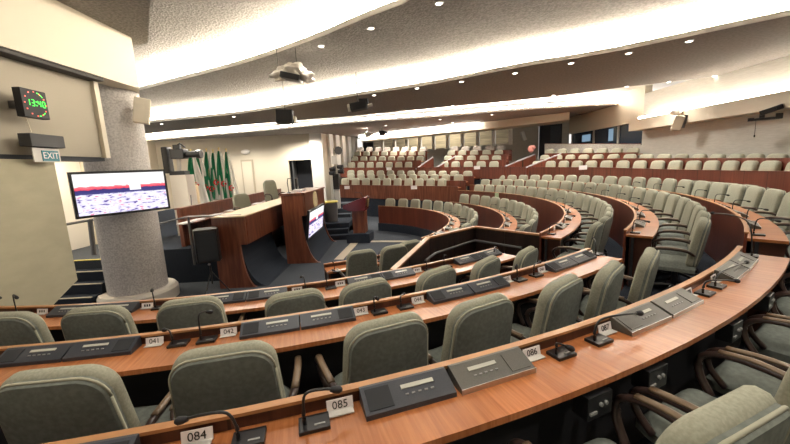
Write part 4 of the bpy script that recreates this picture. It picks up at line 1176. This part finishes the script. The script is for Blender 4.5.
# row B
B0 = 8.80
us = [(.83, 0, 'left of the card 041, first'), (1.22, 1, 'left of the card 041, second'), (2.23, 0, 'right of the card 042, first'), (2.62, 1, 'right of the card 042, second'), (3.62, 0, 'right of the card 044, first'), (4.01, 1, 'right of the card 044, second'), (5.00, 0, 'right of the card 046, first'), (5.39, 1, 'right of the card 046, second'), (.0 - .18, 1, 'at the left edge')]
for s, mir, nm in us: put_unit(B0, s, zB, mir, 0, 'dark conference unit on the second desk, ' + nm, 'units on the second desk')
for s, t in ((1.50, '041'), (1.955, '042'), (2.87, '043'), (3.34, '044'), (4.26, '045'), (4.74, '046'), (5.66, '')):
    card(B0, s, zB, t, ('white card numbered %s on the second desk' % t) if t else 'white number card at the right end of the second desk', 'number cards on the second desk')
for s, hd, hh, lb in ((1.66, (164, 330), .07, 'low black microphone beside the card 041'), (1.83, (211, 312), .17, 'upright black microphone beside the card 042'), (3.00, (378, 299), .10, 'black microphone right of the card 043'), (3.21, (404, 294), .06, 'black microphone left of the card 044'), (4.38, (516, 268), .13, 'black microphone right of the card 045'), (4.60, (540, 262), .08, 'black microphone left of the card 046'), (5.72, (593, 238), .12, 'black microphone at the right end of the second desk')):
    p, th, out, tan = arc_frame(B0, s, zB, .07); mic(p, head_at(*hd, p, hh), lb, 'microphones on the second desk', R_(th) + pi / 2)
# row C
C0 = 7.62
for k, s in enumerate((-1.2, .0, .4, 1.4, 1.79, 2.8, 3.19, 4.2, 4.59)):
    put_unit(C0, s, zC, k % 2, 0, 'dark conference unit on the third desk, %s from the left' % ORD[k], 'units on the third desk')
for k, s in enumerate((-1.0, -.33, .67, 2.08, 2.53, 3.46, 4.78)):
    card(C0, s, zC, '', 'small white number card on the third desk, %s from the left' % ORD[k], 'number cards on the third desk')
for k, (s, hd, hh) in enumerate(((-.95, (0, 298), .18), (-.5, (17, 298), .2), (.8, (152, 291), .17), (2.2, (301, 277), .14), (2.42, (333, 270), .14), (3.6, (425, 262), .1), (3.85, (446, 256), .12), (4.72, (496, 247), .08))):
    p, th, out, tan = arc_frame(C0, s, zC, .07); mic(p, head_at(*hd, p, hh), 'black microphone on the third desk, %s from the left' % ORD[k], 'microphones on the third desk', R_(th) + pi / 2)
# boxes with sockets under desktop A
for k, s in enumerate((3.95, 4.35, 5.2, 5.9)):
    p, th, out, tan = arc_frame(A0, s, zA - .13, .27)
    u = empty('interpretation_box', p, 'black socket box hanging under the nearest desk, %s from the camera' % ORD[k], 'box', 'socket boxes under the nearest desk', rz=R_(th) - pi / 2)
    MB().box((0, 0, .02), (.15, .08, .11), bev=.006).build('housing', M_black, u)
    MB().cyl((-.03, .04, .03), (-.03, .05, .03), .009, n=10).build('socket', M_btn, u)
    MB().cyl((.0, .04, .03), (.0, .05, .03), .009, n=10).build('socket', M_btn, u)
    MB().box((.045, .043, .0), (.04, .008, .012)).build('switch', M_btn, u)
# far block desks: mics, cards
def far_mics(key, t0, t1, n, desk):
    R0, zr, fl = RG[key]; z = zr - .065; src = None
    for i in range(n):
        th = t0 + (t1 - t0) * i / (n - 1); p = ring(R0 + .08, th, z); a = R_(th)
        out = Vector((cos(a), sin(a), 0))
        lab = 'thin black microphone on the %s, %s from the aisle' % (desk, ORD[i])
        if src is None:
            src = mic(p, p + Vector((out.x * .15, out.y * .15, .17)), lab, 'microphones on the ' + desk, a)
            th0 = th
        else:
            copy_tree(src, None, p, R_(th - th0), lab)
    src = None
    for i in range(n):
        th = t0 + (t1 - t0) * (i + .35) / (n - 1); p = ring(R0 + .02, th, z); a = R_(th)
        c = MB().box((0, 0, .03), (.10, .012, .055)).build('number_card', M_card); c.location = p; c.rotation_euler.z = a + pi / 2
        tag(c, 'small white card on the %s, %s from the aisle' % (desk, ORD[i]), 'card', 'cards on the ' + desk)
    for i in range(n - 1):
        th = t0 + (t1 - t0) * (i + .65) / (n - 1); p = ring(R0 + .004, th, z)
        c = copy_tree(UN[(i % 2, 1)], None, p, R_(th) - pi / 2)
        tag(c, 'grey conference unit on the %s, %s from the aisle' % (desk, ORD[i]), 'conference unit', 'units on the ' + desk)
far_mics('A', -44.5, -5, 8, 'outermost right desk')
far_mics('B', -43, -3, 7, 'second outermost right desk')
far_mics('C', -42, -3, 6, 'third curved desk')
far_mics('D', -35, 5, 6, 'second inner desk')
far_mics('E', -36, 8, 6, 'innermost desk')
# short desk mics
for i, (px, py, hx, hy) in enumerate(((337, 272, 333, 262), (381, 261, 384, 252))):
    b_ = atz(px, py, .11); mic(b_, atz(hx, hy, .25), 'black microphone on the short low desk, %s one' % ('left', 'right')[i], 'microphones on the short desk')

# ---------------------------------------------------------- president's chairs
def big_chair(p, rz, label, h=1.0):
    c = copy_tree(proto, None, p, rz); tag(c, label, 'chair', None); c.scale = (1.15, 1.15, 1.15 * h)
big_chair(Vector((-4.9, 11.5, STAGE)), rotz(.8, -.6), 'low backed sage green chair behind the presidential desk', 1.0)
big_chair(Vector((-4.85, 14.2, STAGE)), rotz(.8, -.6), 'tall green armchair behind the presidential desk beside the tribune', 1.3)

# ---------------------------------------------------------- hanging things
def hang(p, z_to, name, par, org, r=.008, mat=M_black):
    return MB().tube([Vector((0, 0, 0)), Vector((0, 0, z_to - p.z))], r, 6).build(name, mat, par)
p = atr(293, 73, 8.8)
pj = empty('wrapped_projector', p, 'ceiling projector wrapped in crumpled white cloth hanging near the left', 'projector')
mb = MB(); bb = bmesh.ops.create_icosphere(mb.b, subdivisions=4, radius=1)
for v in bb['verts']:
    q = v.co.copy(); f = 1 + .22 * sin(q.x * 7 + q.y * 5) * cos(q.z * 6 + q.x * 3) + .1 * sin(q.y * 13 + q.z * 11)
    v.co = Vector((q.x * .44 * f, q.y * .28 * f, q.z * .17 * f + (-.08 if q.x > .5 else .04 * cos(q.x * 3))))
mb.build('cloth_wrap', M_cloth, pj, smooth=True)
MB().box((-.02, -.10, -.12), (.44, .34, .13), Matrix.Rotation(R_(14), 3, 'Y'), bev=.02).build('housing', M_black, pj)
MB().tube([(-.33, 0, .1), (-.33, 0, Z2 - p.z - .002)], .008, 6).build('cable', M_black, pj); MB().tube([(0.1, 0, .1), (.1, 0, Z2 - p.z - .002)], .008, 6).build('cable', M_black, pj)
p = atr(285, 117, 11.4)
hs = empty('hanging_loudspeaker', p, 'black box loudspeaker hanging from the middle ceiling step', 'speaker', rz=.1)
MB().box((0, 0, 0), (.48, .32, .40), Matrix.Rotation(R_(3), 3, 'Y'), bev=.02).build('cabinet', M_blackmatte, hs)
MB().box((.30, -.02, -.10), (.05, .3, .2)).build('bracket', M_cream, hs)
MB().tube([(0.02, 0, .2), (.02, 0, Z2 - p.z)], .01, 6).build('cable', M_black, hs)
p = atr(358, 106.5, 10.9)
hp = empty('ceiling_projector', p, 'black projector with white lens cover hanging right of the loudspeaker', 'projector')
MB().box((.02, 0, 0), (.50, .36, .22), Matrix.Rotation(R_(-8), 3, 'Y'), bev=.03).box((.18, 0, .12), (.26, .26, .16)).build('housing', M_blackmatte, hp)
MB().cyl((-.30, -.05, -.04), (-.14, -.05, -.02), .11, n=12).build('lens_cover', M_ltgrey, hp)
MB().cyl((.30, -.05, .0), (.44, -.05, .03), .05, n=10).build('cable_plug', M_ltgrey, hp)
MB().tube([(0.0, 0, .1), (0, 0, Z2 - p.z)], .012, 6).build('cable', M_black, hp)
for px, py, rg, lb in ((382, 133, 20.5, 'dark ceiling camera in front of the far gallery windows'), (368, 134.5, 20.5, 'small pale ceiling camera beside the dark one')):
    p = atr(px, py, rg); q = empty('ceiling_camera', p, lb, 'camera')
    MB().box((0, 0, 0), (.34, .3, .26), bev=.05).cyl((.15, -.1, 0), (.34, -.14, .02), .07, n=10).build('camera_body', M_blackmatte if px > 375 else M_ltgrey, q)
    MB().tube([(0, 0, .1), (0, 0, Z4 - p.z)], .02, 6).build('mount', M_steel, q)
# right wall: loudspeaker, dome, remote camera
p = atx(678, 122, RW - .75)
q = empty('wall_loudspeaker', p, 'cream box loudspeaker under the bulkhead of the right wall', 'speaker', rz=-.6)
MB().box((0, 0, -.02), (.26, .22, .44), Matrix.Rotation(R_(14), 3, 'Y') @ Matrix.Rotation(R_(12), 3, 'X'), bev=.02).build('cabinet', M_cream, q)
MB().box((.17, .08, .0), (.08, .2, .40), Matrix.Rotation(R_(10), 3, 'Y')).build('bracket', M_steel, q)
p = atx(676, 111.5, RW - .75)
q = empty('dome_camera', p, 'white curved camera cover above the cream loudspeaker', 'camera')
MB().ball((0, 0, 0), .2, (1.0, .7, .55)).build('cover', M_whitep, q, smooth=True)
p = atx(765, 117, RW - .78)
q = empty('remote_camera', p, 'black remote controlled camera on a wall shelf at the right edge', 'camera', rz=-.75); q.scale = (.68, .68, .68)
MB().box((0, .1, -.06), (.88, .14, .09), bev=.02).build('shelf', M_black, q)
MB().box((-.36, .1, -.05), (.16, .18, .12)).build('motor', M_black, q); MB().box((.36, .12, .0), (.18, .2, .20)).build('motor', M_black, q)
b2 = MB().box((.05, 0, .20), (.42, .22, .17), Matrix.Rotation(R_(-18), 3, 'Y'), bev=.02).box((-.08, 0, .08), (.14, .14, .2)).build('camera_body', M_black, q)
MB().cyl((.22, 0, .26), (.42, 0, .33), .09, n=12).build('lens', M_black, b2)
MB().tube([(-.22, .02, -.10), (-.22, .02, -.62)], .006, 5).box((-.22, .02, -.66), (.04, .04, .08)).build('hanging_cord', M_black, q)
p = px_on_fw(523.5); p = FW(p, -.12)
MBs = MB().box((0, 0, 0), (.22, .2, .55), Matrix.Rotation(R_(-18), 3, 'Y'), bev=.02).build('wall_loudspeaker', M_ltgrey); MBs.location = (p.x, p.y, atr(523, 134, 20.9).z)
tag(MBs, 'small pale loudspeaker tilted on the grey far wall beside the dark door', 'speaker')
# downlights
DL = [((374, 95), Z3), ((417, 88), Z3), ((461.5, 81.5), Z3), ((515, 73), Z3), ((571, 63), Z3), ((628.7, 53), Z3), ((689, 41), Z3), ((385.6, 125.5), Z4), ((452.6, 105.8), Z3), ((553.5, 95.2), Z3), ((626.6, 86.4), Z3), ((668.7, 81.9), Z3), ((714.8, 76), Z3), ((766, 69.5), Z3),
      ((440, 119.4), Z4), ((492, 114.6), Z4), ((452.6, 122.6), Z4), ((535, 119), Z4), ((321, 46), Z2), ((371, 28), Z2), ((439, 3), Z2), ((233.7, 116.5), Z3), ((161.5, 123.8), Z3)]
first = None
for i, ((px, py), z) in enumerate(DL):
    p = atz(px, py, z)
    nmz = {Z3: 'grey third ceiling band', Z4: 'far fourth ceiling band', Z2: 'textured second ceiling band'}[z]
    lab = 'small recessed round downlight in the %s, %s listed from the near left' % (nmz, ORD[i])
    if first is None:
        first = empty('downlight', p, lab, 'light', 'recessed downlights')
        MB().cyl((0, 0, -.012), (0, 0, .0), .075, .085, 20).build('trim_ring', M_chrome, first)
        MB().cyl((0, 0, -.014), (0, 0, -.011), .055, n=16).build('lens', M_spot, first)
    else: copy_tree(first, None, p, None, lab)
# spots just under the ceiling: recessed downlights, then added fill without fittings
def spot(x, y, z, e, ang=120, col=(1, .93, .82)):
    l = bpy.data.lights.new('downlight_and_fill_beam', 'SPOT'); l.energy = e; l.spot_size = R_(ang); l.spot_blend = .8; l.shadow_soft_size = .12; l.color = col
    o = bpy.data.objects.new('downlight_and_fill_beam', l); COL.objects.link(o); o.location = (x, y, z - .03)
for i, ((px, py), z) in enumerate(DL):
    if i in (0, 2, 4, 6, 9, 11, 13, 14, 16, 18, 20, 21): 
        p = atz(px, py, z); spot(p.x, p.y, z, DOWN)
for x, y in ((-5, 3), (-3, -1), (-1.5, 4.5), (-3.5, 7.5), (-1.0, 1.0)): spot(x, y, Z1, DOWN)
for x, y in ((3, 1.5), (5.5, 3.5), (4.5, 7), (7.5, 6), (2.5, -1)): spot(x, y, Z2, DOWN)

gl = bpy.data.lights.new('gallery_room_fill', 'AREA'); gl.energy = 60; gl.size = 5; gl.shape = 'RECTANGLE'; gl.size_y = .5; gl.color = (1, .95, .8)  # unseen area light added to brighten the room behind the far windows
go = bpy.data.objects.new('gallery_room_fill', gl); COL.objects.link(go); gp = FW((s515 + s363) / 2, 1.2); go.location = (gp.x, gp.y, 4.6); go.rotation_euler.z = ang_fw
for x, y in ((-6.5, 11.5), (-8.5, 20.2), (-5.0, 16), (-6, 20.6), (-11, 20), (-4.9, 21.0)): spot(x, y, Z4 - .05, DOWN * 1.9, 150)  # wash spots added to brighten the stage wall and flags, no fittings there

for x, y, z, e in ((7.2, 9.0, Z3, 1.6), (7.4, 12.0, Z4, 1.6), (7.6, 15.5, Z4, 1.8), (3.5, 13.5, Z3, 1.5), (0.5, 16.5, Z4, 1.5), (2.5, 19.0, Z4, 1.6), (-1.5, 20.5, Z4, 1.6), (5.5, 17.0, Z4, 1.6), (0.5, 22.5, Z4, 1.4)):
    spot(x, y, z - .02, DOWN * e, 150)  # fill spots added to brighten the right wall and rear seats
